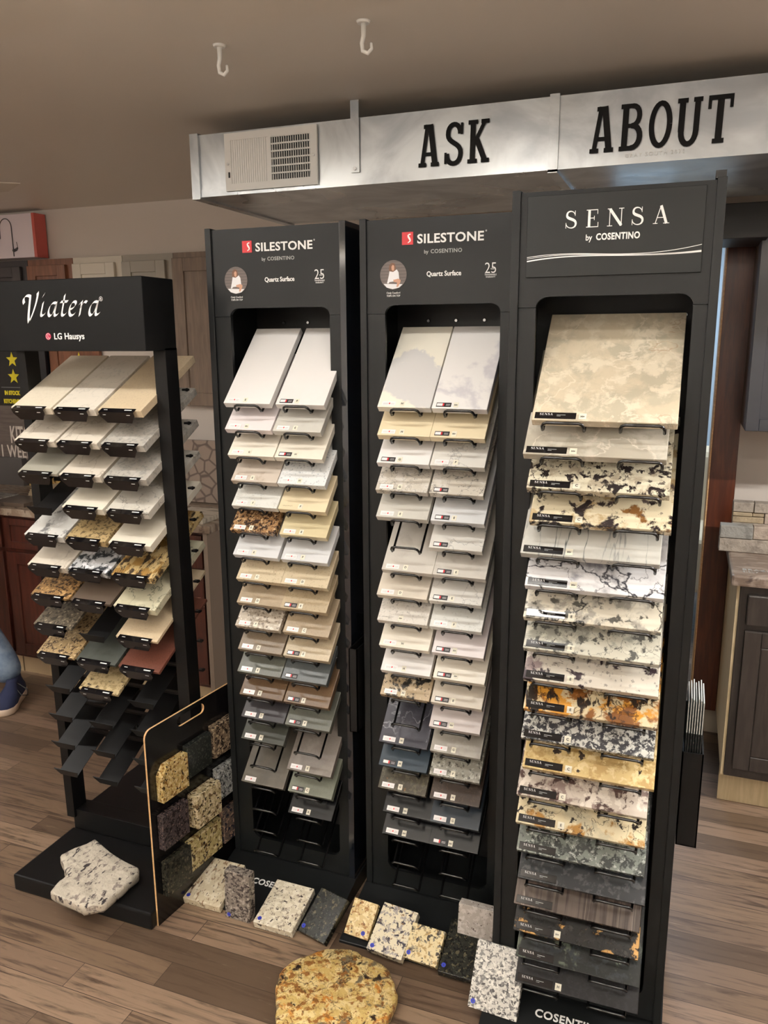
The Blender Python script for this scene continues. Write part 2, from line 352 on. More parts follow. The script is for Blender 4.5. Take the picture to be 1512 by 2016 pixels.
AK = {'A': .60, 'S': .54, 'K': .5}
W(du, letters('ASK', SLAB, -.770, 2.181, .112, {'A': .66, 'S': .60, 'K': .5}, DY-.0045, 1.02, .02), 'lettering', M_LET)
W(du, letters('ABOUT', SLAB, -.292, 2.180, .113, {'A': .65, 'B': .62, 'O': .58, 'U': .62, 'T': .5}, DY-.0045, 1.02, .02), 'lettering', M_LET)
text('stamped_lettering', 'GRAY SOUTH 2072', .014, M_WHT, du, -.126, DY-.0045, 2.163, space=1.3)
# air vent
vt = empty('air_vent', (-1.24, DY-.003, 2.156), 'white rectangular air vent with slats on the metal duct face', 'vent')
y0 = DY-.004; b = MB()
x0, x1, z0, z1 = -1.402, -1.086, 2.157, 2.325; ix0, ix1, iz0, iz1 = -1.380, -1.108, 2.178, 2.304
for q in ((x0, ix0, z0, z1), (ix1, x1, z0, z1), (ix0, ix1, z0, iz0), (ix0, ix1, iz1, z1)): b.box(q[0], q[1], y0-.008, y0, q[2], q[3])
b.box(-1.250, -1.240, y0-.008, y0, iz0, iz1); W(vt, b, 'frame', M_PLAST)
W(vt, MB().box(ix0, ix1, y0-.001, y0, iz0, iz1), 'backing', M_INNER)
b = MB(); n = 17
for i in range(n):
    x = ix0+(i+.5)*(1.25-1.38+.26-.13+.13)/n if False else ix0+(i+.5)*.130/n
    b.box(x-.0034, x+.0034, y0-.006, y0-.002, iz0, iz1)
W(vt, b, 'vertical_slats', M_PLAST); b = MB()
for i in range(17):
    x = -1.240+(i+.5)*.132/17; b.box(x-.0011, x+.0011, y0-.004, y0-.0015, iz0, iz1)
for i in range(7):
    z = iz0+i*.126/6; b.box(-1.240, ix1, y0-.007, y0-.0035, z-.0022, z+.0022)
W(vt, b, 'open_grille', M_PLAST)
b = MB()
for x, z in ((-1.391, 2.236), (-1.097, 2.24)): b.tube([(x, y0-.008, z), (x, y0-.0105, z)], .0035, n=10)
W(vt, b, 'screws', M_SCREW)
W(vt, MB().box(-1.390, -1.3855, y0-.011, y0-.008, 2.196, 2.212), 'lever', M_INNER)

# ---------------------------------------------------------------- stone palette
W1 = (226, 224, 222)
def S_(n):
    T = {
    'white': (W1, [('n', (222, 218, 214), 6, .5, .3)]), 'warmwhite': ((228, 222, 208), [('n', (218, 212, 198), 6, .5, .3)]),
    'coolwhite': ((210, 212, 214), [('n', (200, 203, 206), 8, .5, .3)]), 'palegrey': ((196, 194, 186), [('n', (184, 182, 175), 9, .5, .2)]),
    'greigecloud': ((196, 186, 174), [('n', (160, 142, 124), 14, .55, .15)]), 'whitefleck': ((216, 217, 212), [('c', (150, 150, 148), 260, .93, .7), ('v', (176, 176, 172), 22, .012, .5)]),
    'bluefleck': ((222, 224, 224), [('c', (120, 134, 146), 300, .88, .7)]), 'blackfleck': ((212, 208, 200), [('c', (50, 48, 46), 230, .93, .9), ('c', (150, 145, 140), 320, .85, .5)]),
    'cream': ((222, 208, 176), [('n', (212, 198, 166), 8, .5, .3)]), 'cream2': ((206, 194, 158), [('n', (196, 184, 148), 8, .5, .3)]),
    'creamspeck': ((200, 186, 158), [('c', (160, 146, 120), 300, .85, .6)]), 'tan': ((176, 160, 132), [('c', (150, 134, 108), 300, .8, .6)]),
    'tan2': ((164, 148, 124), [('c', (146, 130, 108), 400, .6, .4)]), 'taupe': ((128, 115, 98), [('c', (112, 100, 86), 400, .6, .4)]), 'beige': ((186, 172, 146), [('c', (170, 156, 132), 400, .6, .4)]),
    'olive': ((92, 94, 86), [('c', (80, 82, 76), 400, .6, .4)]), 'slate': ((82, 87, 88), [('c', (72, 77, 78), 400, .6, .4)]), 'brown': ((96, 76, 56), [('c', (84, 66, 48), 400, .6, .4)]),
    'brown2': ((104, 84, 64), [('c', (90, 72, 54), 400, .6, .4)]), 'charcoal': ((52, 50, 53), []), 'charcoal2': ((54, 56, 50), []), 'sage': ((108, 112, 100), [('c', (98, 102, 92), 400, .6, .4)]),
    'midgrey': ((118, 112, 106), [('c', (108, 102, 98), 300, .7, .4), ('n', (128, 122, 116), 12, .55, .1)]), 'warmgrey': ((98, 94, 86), [('n', (88, 84, 78), 10, .5, .2)]),
    'black': ((14, 15, 17), []), 'blueslate': ((50, 62, 72), []), 'bluedark': ((38, 46, 54), []), 'darkbrown': ((56, 46, 40), [('c', (76, 62, 52), 300, .8, .6)]),
    'golddark': ((66, 62, 52), [('c', (96, 90, 74), 160, .7, .6), ('n', (150, 104, 54), 20, .64, .04)]), 'darkmarble': ((58, 58, 66), [('v', (150, 150, 156), 7, .012, .6), ('n', (74, 74, 82), 12, .5, .15)]),
    'concrete': ((150, 146, 138), [('n', (170, 166, 158), 18, .52, .12), ('c', (186, 184, 178), 240, .94, .7)]), 'greyspeck': ((140, 138, 128), [('c', (60, 58, 54), 200, .82, .9), ('c', (190, 188, 178), 180, .82, .8)]),
    'browngranite': ((150, 116, 80), [('n', (200, 170, 130), 110, .54, .04), ('n', (54, 40, 32), 90, .50, .04), ('c', (90, 66, 46), 190, .8, .8)]),
    'greybeigegranite': ((186, 176, 160), [('c', (110, 98, 86), 170, .72, .9), ('c', (222, 216, 204), 150, .8, .9), ('n', (80, 74, 68), 60, .66, .03)]),
    'river': ((232, 228, 214), [('n', (204, 203, 202), 2.6, .53, .015)]), 'riverthin': ((228, 226, 224), [('v', (196, 194, 200), 4, .05, .8)]),
    'marbled': ((196, 190, 178), [('v', (90, 88, 86), 16, .012, .9), ('n', (210, 206, 198), 20, .5, .1), ('v', (120, 118, 116), 34, .014, .7)]),
    'lightvein': ((212, 210, 204), [('v', (150, 150, 150), 10, .010, .7)]), 'mottled': ((176, 158, 130), [('n', (40, 38, 36), 32, .52, .06), ('n', (216, 206, 186), 26, .58, .05), ('c', (60, 54, 48), 160, .8, .9)]),
    'pinkwhite': ((222, 214, 214), []), 'pinkgrey': ((206, 198, 196), []), 'warmgrey2': ((206, 198, 184), [('n', (198, 190, 176), 9, .5, .2)]),
    'lightgrey': ((200, 196, 188), [('n', (188, 184, 176), 16, .5, .15)]),
    # wide slabs
    'q1': ((200, 188, 164), [('n', (180, 172, 152), 13, .44, .16), ('n', (212, 202, 180), 26, .50, .12), ('v', (220, 210, 190), 7, .014, .7), ('v', (170, 140, 112), 2.6, .004, .5)]),
    'q2': ((168, 162, 148), [('n', (190, 185, 172), 8, .49, .08), ('v', (206, 198, 184), 6, .015, .7)]),
    'q3': ((206, 200, 178), [('n', (170, 160, 140), 26, .50, .10), ('n', (40, 34, 34), 44, .545, .04), ('c', (60, 52, 50), 150, .86, .9)]),
    'q4': ((210, 200, 172), [('n', (172, 150, 112), 20, .52, .08), ('n', (120, 84, 46), 13, .575, .03), ('n', (44, 36, 36), 19, .555, .035), ('n', (90, 78, 74), 30, .60, .05)]),
    'q5': ((190, 189, 182), [('n', (172, 172, 166), 5, .5, .15), ('v', (84, 90, 90), 3.2, .010, .9, (2.2, .25, 1, .1)), ('v', (120, 124, 124), 6, .012, .6, (2.2, .3, 1, .1))]),
    'q6': ((220, 220, 222), [('n', (134, 134, 142), 7, .53, .10), ('v', (44, 44, 52), 4, .014, 1, (1, 1.4, 1, .5)), ('v', (90, 90, 98), 10, .01, .8)]),
    'q7': ((206, 200, 184), [('n', (150, 146, 136), 18, .50, .10), ('n', (84, 82, 76), 38, .54, .06), ('v', (28, 28, 32), 2.6, .007, 1, (1, 1.6, 1, -.5))]),
    'q8': ((196, 194, 180), [('n', (150, 150, 140), 16, .49, .10), ('n', (84, 84, 80), 44, .535, .06), ('v', (90, 90, 88), 16, .01, .7)]),
    'q9': ((204, 198, 186), [('n', (140, 126, 126), 12, .56, .04), ('n', (54, 44, 50), 16, .57, .03), ('c', (90, 84, 84), 200, .90, .8)]),
    'q10': ((200, 186, 152), [('n', (190, 134, 50), 13, .49, .05), ('n', (120, 76, 34), 22, .53, .05), ('n', (36, 28, 22), 18, .545, .03, (1.8, .8, 1, .5)), ('v', (60, 38, 20), 13, .014, .9)]),
    'q11': ((190, 190, 184), [('n', (50, 50, 54), 70, .49, .04), ('n', (46, 46, 50), 14, .57, .05), ('c', (60, 60, 64), 220, .75, .8)]),
    'q12': ((200, 176, 124), [('n', (176, 148, 96), 40, .49, .08), ('n', (216, 196, 148), 60, .54, .05), ('n', (46, 36, 30), 26, .625, .02)]),
    'q13': ((190, 180, 168), [('n', (140, 124, 118), 20, .50, .06), ('n', (72, 54, 50), 30, .53, .04), ('n', (216, 208, 196), 26, .56, .04)]),
    'q14': ((214, 202, 168), [('n', (184, 176, 150), 12, .49, .10), ('n', (160, 118, 60), 8, .60, .04), ('v', (60, 54, 50), 14, .010, .8), ('n', (40, 34, 30), 40, .59, .025)]),
    'q15': ((112, 118, 112), [('n', (52, 56, 54), 60, .49, .05), ('c', (170, 174, 168), 190, .82, .8), ('n', (60, 64, 62), 12, .54, .08)]),
    'q16': ((38, 40, 43), [('n', (66, 68, 70), 60, .52, .10)]), 'q17': ((84, 74, 68), [('n', (58, 50, 46), 7, .47, .1, (9, .25, 1)), ('v', (176, 166, 156), 3, .004, .7, (2.6, .12, 1)), ('n', (98, 88, 80), 10, .55, .10, (9, .25, 1))]),
    'q18': ((16, 15, 14), [('n', (42, 40, 38), 30, .54, .06), ('n', (184, 142, 84), 11, .56, .02), ('n', (24, 22, 22), 30, .53, .03)]),
    'q19': ((22, 25, 24), [('n', (84, 92, 80), 14, .55, .07), ('n', (38, 42, 46), 24, .53, .06), ('n', (30, 32, 32), 40, .55, .04)]), 'q20': ((22, 22, 24), [('n', (32, 32, 35), 90, .5, .1)]),
    # low rack
    'v_beige': ((206, 188, 158), [('c', (190, 172, 144), 300, .7, .5)]), 'v_cream': ((222, 212, 192), [('c', (210, 198, 178), 300, .7, .5)]), 'v_white': ((220, 212, 198), [('v', (196, 190, 178), 14, .02, .6)]),
    'v_marb': ((214, 206, 192), [('v', (176, 166, 152), 12, .02, .8), ('n', (200, 192, 178), 14, .5, .2)]), 'v_grey': ((176, 172, 164), [('n', (150, 148, 142), 90, .5, .1), ('n', (196, 192, 184), 16, .5, .2)]),
    'v_greyplain': ((158, 156, 144), []), 'v_white2': ((226, 220, 204), []), 'v_carr': ((204, 200, 190), [('v', (130, 128, 122), 16, .02, .8), ('n', (186, 182, 172), 12, .5, .1)]),
    'v_blue': ((206, 206, 202), [('n', (120, 120, 120), 24, .55, .08), ('n', (232, 232, 230), 18, .6, .05)]), 'v_gold': ((176, 154, 112), [('n', (104, 88, 60), 75, .52, .05), ('c', (60, 46, 32), 180, .92, .9)]),
    'v_bw': ((196, 198, 200), [('n', (50, 54, 58), 36, .50, .06), ('n', (232, 232, 236), 30, .60, .04)]), 'v_goldvein': ((200, 178, 130), [('n', (156, 122, 66), 24, .50, .06), ('n', (62, 50, 38), 36, .545, .03, (1.6, .7, 1, .7)), ('v', (60, 48, 34), 26, .02, .8, (1.6, .6, 1, .7))]),
    'v_browng': ((150, 118, 76), [('c', (60, 44, 30), 150, .6, 1), ('c', (196, 160, 110), 160, .82, .9)]), 'v_dtaupe': ((92, 80, 70), []), 'v_greenm': ((206, 202, 176), [('v', (80, 88, 72), 16, .02, .8), ('n', (190, 186, 160), 12, .5, .2)]),
    'v_dspeck': ((96, 88, 74), [('c', (50, 44, 38), 150, .6, .9), ('c', (150, 140, 120), 170, .85, .9)]), 'v_bg2': ((168, 144, 104), [('c', (70, 54, 38), 150, .65, 1), ('c', (206, 184, 144), 160, .82, .9)]),
    'v_green': ((70, 74, 70), [('n', (84, 88, 84), 8, .5, .2)]), 'v_red': ((104, 64, 52), [('c', (90, 54, 44), 300, .7, .6)]), 'v_cs': ((196, 178, 138), [('n', (160, 142, 104), 70, .5, .08), ('n', (70, 60, 46), 60, .60, .03)]),
    }
    base, ly = T[n]
    return stone(n, base, ly, .46 if n.startswith('v_') else .26)
DESC = {'white': 'plain white', 'warmwhite': 'warm white', 'coolwhite': 'cool white', 'palegrey': 'pale grey', 'greigecloud': 'cloudy greige', 'whitefleck': 'faintly flecked white',
 'bluefleck': 'white blue-flecked', 'blackfleck': 'white black-flecked', 'cream': 'cream', 'cream2': 'deep cream', 'creamspeck': 'speckled cream', 'tan': 'tan', 'tan2': 'tan brown', 'taupe': 'taupe', 'beige': 'beige',
 'olive': 'olive grey', 'slate': 'slate grey', 'brown': 'brown', 'brown2': 'mid brown', 'charcoal': 'charcoal', 'charcoal2': 'dark greenish', 'sage': 'sage grey', 'midgrey': 'mid grey', 'warmgrey': 'warm grey',
 'black': 'black', 'blueslate': 'slate blue', 'bluedark': 'dark blue-grey', 'darkbrown': 'dark brown', 'golddark': 'dark gold-flecked', 'darkmarble': 'dark marbled', 'concrete': 'concrete grey', 'greyspeck': 'speckled grey',
 'browngranite': 'brown granite', 'greybeigegranite': 'grey-beige granite', 'river': 'white grey-river', 'riverthin': 'white grey-veined', 'marbled': 'marbled grey', 'lightvein': 'light veined', 'mottled': 'mottled granite',
 'pinkwhite': 'pinkish white', 'pinkgrey': 'pinkish grey', 'warmgrey2': 'light warm grey', 'lightgrey': 'light grey',
 'q1': 'cream quartzite', 'q2': 'grey-cream quartzite', 'q3': 'dark-speckled white granite', 'q4': 'white granite with bold brown blotches', 'q5': 'pale grey slab with upright veins', 'q6': 'white slab with black veins',
 'q7': 'mottled white granite with dark crack', 'q8': 'grey-clouded white granite', 'q9': 'white granite with dark purple patches', 'q10': 'gold and black streaked granite', 'q11': 'black and white granite', 'q12': 'golden beige granite',
 'q13': 'white granite with purplish brown patches', 'q14': 'cream granite with black flecks', 'q15': 'grey-green granite', 'q16': 'dark grey granite', 'q17': 'brown striped slab', 'q18': 'black and gold granite',
 'q19': 'dark green granite', 'q20': 'plain black slab',
 'v_beige': 'beige', 'v_cream': 'pale cream', 'v_white': 'off-white', 'v_marb': 'cream marbled', 'v_grey': 'grey concrete-look', 'v_greyplain': 'plain grey-green', 'v_white2': 'plain white', 'v_carr': 'grey-veined white',
 'v_blue': 'cloudy grey-white', 'v_gold': 'golden speckled', 'v_bw': 'black-and-white mottled', 'v_goldvein': 'golden veined', 'v_browng': 'brown granite-look', 'v_dtaupe': 'dark taupe', 'v_greenm': 'green-veined ivory',
 'v_dspeck': 'dark speckled', 'v_bg2': 'gold-brown speckled', 'v_green': 'dark green-grey', 'v_red': 'reddish brown', 'v_cs': 'cream dark-specked'}
ORD = ['top', 'second', 'third', 'fourth', 'fifth', 'sixth', 'seventh', 'eighth', 'ninth', 'tenth', 'eleventh', 'twelfth', 'thirteenth', 'fourteenth', 'fifteenth', 'sixteenth', 'seventeenth', 'eighteenth', 'nineteenth', 'twentieth']

# ---------------------------------------------------------------- sample slabs
def sticker(par, kind, w):
    """brand sticker: 'w' white, 'k' black, 's' wide black plate; origin at tile's lip"""
    t = .0006
    if kind == 'w':
        s = MB().box(.011, .048, .005, .0185, 0, t); o = s.build('name_sticker', M_PAPER, par, (0, 0, TH))
        p = MB(); p.box(.030, .0335, .0095, .014, t, t+.0003, 1)
        for i in range(2): p.box(.0145, .0285, .012-i*.0032, .0127-i*.0032, t, t+.0003, 0); p.box(.036, .045, .012-i*.0032, .0127-i*.0032, t, t+.0003, 0)
        p.build('print', [M_GREY, M_RED], o)
    elif kind == 'k':
        s = MB().box(.011, .050, .005, .0185, 0, t); o = s.build('name_sticker', M_INK, par, (0, 0, TH))
        p = MB(); p.box(.0125, .0275, .0075, .016, t, t+.0003, 0); p.box(.0275, .0315, .0075, .016, t, t+.0003, 1)
        for i in range(2): p.box(.036, .047, .0125-i*.0035, .0133-i*.0035, t, t+.0003, 0)
        p.build('print', [M_PAPER, M_RED], o)
    elif kind == 'h':   # handwriting only
        p = MB(); random.seed(3)
        pts = [(.012+i*.0016, .012+random.uniform(-.0016, .0016), .0004) for i in range(20)]; p.tube(pts, .00028, n=4); p.build('handwriting', M_INK, par, (0, 0, TH))
    elif kind == 's':
        s = MB().box(.006, .092, .004, .021, 0, .0012, 0, .0004, 1); o = s.build('name_plate', M_CLIP, par, (0, 0, TH))
        me = TCACHE.get('SENSAplate')
        if not me:
            mb = letters('SENSA', SERIF, 0, 0, .0055, {'S': .95, 'E': 1.0, 'N': 1.2, 'A': 1.0}, 0); bmesh.ops.rotate(mb.bm, verts=mb.bm.verts, cent=(0, 0, 0), matrix=Matrix.Rotation(-PI/2, 3, 'X'))
            me = mb.mesh('print'); me.materials.append(M_WHT); TCACHE['SENSAplate'] = me
        put('brand_print', me, o, (.016, .0125, .0016))
        p = MB(); p.box(.052, .070, .0135, .0145, .0012, .0015); p.box(.052, .060, .0105, .0113, .0012, .0015); p.build('print', M_GREY, o)
TH = .02
def grade(par, ch, x, wide=False):
    if not ch: return
    w_ = .0125 if not wide else .015
    s = MB().box(x, x+w_, .0045, .0045+.0155, 0, .0006); o = s.build('grade_sticker', M_PAPER2, par, (0, 0, TH))
    me = text_mesh(ch, .0085 if len(ch) == 1 else .0065, bold=.0002, depth=.0002).copy(); me.materials.clear(); me.materials.append(M_INK)
    put('grade_letter', me, o, (x+w_/2, .0095, .0009))
def slab(name, X, Y, Z, w_, L_, th, ang, m, label, group, bev=.0015):
    """tile whose top front edge left corner sits at X,Y,Z; local x right, y up the slope, z normal"""
    global TH; TH = th
    a = math.radians(ang)
    loc = Vector((X, Y, Z)) - th*Vector((0, -math.sin(a), math.cos(a)))
    mb = MB().box(0, w_, 0, L_, 0, th, 0, bev, 2)
    o = mb.build(name, m, None, loc, (a, 0, 0))
    return tag(o, label, 'stone sample', group)
def zr(k): return 1.530-.0727*k
X1L = [-1.213,-1.213,-1.208,-1.201,-1.203,-1.212,-1.206,-1.199,-1.201,-1.210,-1.204,-1.210,-1.206,-1.204,-1.208,None,-1.214,None,None,None]
X1R = [-1.050,-1.062,-1.059,-1.053,-1.053,-1.052,-1.050,-1.053,-1.057,-1.052,-1.053,-1.062,-1.057,-1.055,None,-1.054,-1.053,-1.055,None,None]
X2L = [-.753,-.754,-.756,-.760,-.759,None,-.744,-.759,-.758,-.753,-.749,-.751,None,-.756,-.757,-.760,-.745,-.748,None,None]
X2R = [-.606,-.610,-.609,-.611,-.607,-.611,-.600,-.610,-.608,-.601,-.597,-.603,-.607,-.604,-.605,-.604,-.604,-.605,None,None]
K1L = ['white','pinkwhite','warmwhite','greigecloud','whitefleck','browngranite','coolwhite','creamspeck','tan2','greybeigegranite','taupe','olive','brown','charcoal','charcoal2',0,'warmgrey',0,0,0]
K1R = ['white','palegrey','warmwhite','bluefleck','cream','cream2','coolwhite','creamspeck','tan','tan2','beige','slate','brown2','olive',0,'midgrey','sage','black',0,0]
K2L = ['river','cream','white','marbled','palegrey',0,'lightgrey','warmgrey2','blackfleck','warmwhite','white','mottled',0,'darkmarble','blueslate','golddark','black','black',0,0]
K2R = ['riverthin','cream','lightvein','marbled','coolwhite','lightvein','lightgrey','lightvein','whitefleck','pinkwhite','warmwhite','warmgrey2','pinkgrey','concrete','greyspeck','darkbrown','bluedark','black',0,0]
S1L = ['w']*20; S1R = list('kwkwhwwwkwkkkk'+'wwkw'+'ww'); S2L = list('wwkwwwwwhwwwwwkwww'+'ww'); S2R = list('kkwkkkkkwkkkkwwwwk'+'ww')
S1R = ['k','w','k','w','h','w','w','w','k','w','k','k','k','k','w','w','k','w','w','w']
G1L = ['E','H+','G','E','F','E','E','C','D','F','D','E','E','D','H','','','','','']; G1R = ['F','E','H','H','F','E','F','D','E','C','E','','F','F','','E','C','A','','']
G2L = ['H','H','G','G','E','','D','D','H+','H','H','H','','H','H','G','H+','H+','','']; G2R = ['H+','H+','F','','E','','E','E','F','H+','H+','E','H+','G','F','H','G','H+','','']
def cols(Xs, Ks, Ss, Gs, tower, col, cx):
    for k in range(20):
        if not Ks[k]: continue
        lb = '%s stone sample, %s row of the %s column in the %s tall rack' % (DESC[Ks[k]], ORD[k], col, tower)
        o = slab('stone_sample', Xs[k], 1.94, zr(k), .1455 if tower == 'left' else .1435, .288, .019, 45, S_(Ks[k]), lb, 'stone samples in the %s column of the %s tall rack' % (col, tower))
        sticker(o, Ss[k], 0); grade(o, Gs[k], .060 if Ss[k] != 'k' else .056)
cols(X1L, K1L, S1L, G1L, 'left', 'left', 0); cols(X1R, K1R, S1R, G1R, 'left', 'right', 0)
cols(X2L, K2L, S2L, G2L, 'middle', 'left', 0); cols(X2R, K2R, S2R, G2R, 'middle', 'right', 0)
XS = [-.309,-.325,-.315,-.307,-.324,-.312,-.313,-.311,-.309,-.306,-.309,-.304,-.315,-.315,-.311,-.306,-.313,-.312,-.304,-.304]
GS = ['H+','H+','C','C','H+','H+','E','E','E','E','C','C','C','E','','','','H+','','H']
def zs(k): return 1.532-.0734*k
for k in range(20):
    kk = 'q%d' % (k+1)
    lb = '%s, %s in the wide rack' % (DESC[kk], (ORD[k]+' slab down') if k else 'topmost slab')
    o = slab('stone_slab', XS[k], 1.70, zs(k), .293, .305 if k else .315, .019, 45, S_(kk), lb, 'wide stone slabs in the right rack', .002)
    sticker(o, 's', 0); grade(o, GS[k], .098, True)

# ---------------------------------------------------------------- tall display racks
def rounded(x0, x1, z0, z1, r, n=6, corners=(1, 1, 1, 1)):
    out = []
    for (cx, cz, a), c in zip(((x0+r, z0+r, 180), (x1-r, z0+r, 270), (x1-r, z1-r, 0), (x0+r, z1-r, 90)), corners):
        if c: out += [(cx+r*math.cos(math.radians(a+90*i/n)), cz+r*math.sin(math.radians(a+90*i/n))) for i in range(n+1)]
        else: out += [{180: (x0, z0), 270: (x1, z0), 0: (x1, z1), 90: (x0, z1)}[a]]
    return out
def wire(X, Y, Z, hw, LL):
    """tray at slope 45 degrees under a tile whose upper lip edge is at Y,Z ; X centre"""
    s = math.sqrt(.5); th = .019
    base = Vector((0, Y, Z)) - th*Vector((0, -s, s)); v = Vector((0, s, s)); n = Vector((0, -s, s))
    def P(x, a, b): q = base + v*a + n*b; return (X+x, q.y, q.z)
    b = MB(); r = .0033; e = -.0040
    pts = [P(-hw, LL, -r), P(-hw, e-.004, -r), P(-hw, e-.0085, .002), P(-hw, e-.0085, .013), P(-hw+.003, e-.0080, .0205), P(-hw+.010, e-.0075, .024), P(hw-.010, e-.0075, .024), P(hw-.003, e-.0080, .0205), P(hw, e-.0085, .013), P(hw, e-.0085, .002), P(hw, e-.004, -r), P(hw, LL, -r)]
    b.tube(pts, r, n=8); return b
def tower(x0, x1, yf, lab, wide=False, depth=.34):
    t = empty('display_rack', (x0, yf, 0), lab, 'display rack')
    H = 2.005; zp = .054; yb = yf+depth; e = .018
    W(t, MB().box(x0, x0+e, yf, yb, zp, H, 0, .001), 'side_panel', M_BLK)
    W(t, MB().box(x1-e, x1, yf, yb, zp, H, 0, .001), 'side_panel', M_BLKG if not wide else M_BLK)
    ox0, ox1 = (x0+.068, x1-.052) if not wide else (x0+.056, x1-.046)
    hz = 1.766; ot = 1.788; ob = .115; yfp = yf+.006; r = .028
    xa, xb = x0+e, x1-e
    # header: outline with notch
    c = [(xa, hz), (ox0, hz)]
    c += [(ox0+r*(1-math.cos(math.radians(a))), hz+.000+(ot-hz)*math.sin(math.radians(a))) for a in range(15, 91, 15)]
    c += [(ox1-r*(1-math.cos(math.radians(a))), hz+(ot-hz)*math.sin(math.radians(a))) for a in range(90, 0, -15)]
    c += [(ox1, hz), (xb, hz), (xb, H-.004), (xa, H-.004)]
    hd = W(t, MB().prism(c, yfp, yfp+.012), 'header_panel', M_BLK)
    c = [(xa, zp+.001), (xb, zp+.001), (xb, hz-.0012), (ox1, hz-.0012), (ox1, ob+r)] + [(ox1-r+r*math.cos(math.radians(-a)), ob+r+r*math.sin(math.radians(-a))) for a in range(15, 91, 15)]
    c += [(ox0+r-r*math.sin(math.radians(a)), ob+r-r*math.cos(math.radians(a))) for a in range(0, 90, 15)] + [(ox0, ob+r), (ox0, hz-.0012), (xa, hz-.0012)]
    W(t, MB().prism(c, yfp+.001, yfp+.013), 'front_frame', M_BLK)
    bx = MB(); bx.box(xa, xb, yf+.245, yf+.255, zp, H-.004); bx.box(xa, xb, yf+.02, yf+.245, H-.02, H-.006); W(t, bx, 'back_panel', M_INNER)
    # plinth
    p = MB(); p.prism([(yf-.205, 0), (yf-.205, .007), (yf-.203, .0085), (yf, .0535), (yb, .0535), (yb, 0)], x0-.004, x1+.004, 'x'); pl = W(t, p, 'plinth', M_BLK)
    if x0 < -1 or wide: text('lettering', 'COSENTINO', .0285, M_WHT, pl, (x0+x1)/2-(.012 if not wide else 0), (yf-.1 if not wide else yf-.062), (.0319 if not wide else .0404), rot=(math.radians(12.5), 0, 0), bold=.0007, space=1.08)
    pts = [ox0+.045+i*(ox1-ox0-.06)/3 for i in range(4)] if not wide else [ox0+.065+i*(ox1-ox0-.08)/3 for i in range(4)]
    for q in pts:
        b = MB(); b.tube([(q, yf+.2445, 1.752), (q, yf+.240, 1.752)], [.006, .004], n=12); W(t, b, 'screw', M_SCREW)
    return t, hd, yfp
t1, h1, y1 = tower(-1.298, -.870, 2.02, 'leftmost of the three tall black sample racks, with two columns')
t2, h2, y2 = tower(-.830, -.402, 2.02, 'middle one of the three tall black sample racks, with two columns')
t3, h3, y3 = tower(-.378, .042, 1.775, 'nearest and rightmost tall black sample rack holding wide single slabs', True, .36)
for t, cxs in ((t1, (-1.135, -.984)), (t2, (-.675, -.532))):
    for k in range(20):
        for i, cx in enumerate(cxs): W(t, wire(cx, 1.94, zr(k), .0385, .297), 'wire_tray', M_WIRE)
for k in range(20):
    b = wire(-.242, 1.70, zs(k), .043, .330); W(t3, b, 'wire_tray', M_WIRE)
    b = wire(-.083, 1.70, zs(k), .043, .330); W(t3, b, 'wire_tray', M_WIRE)
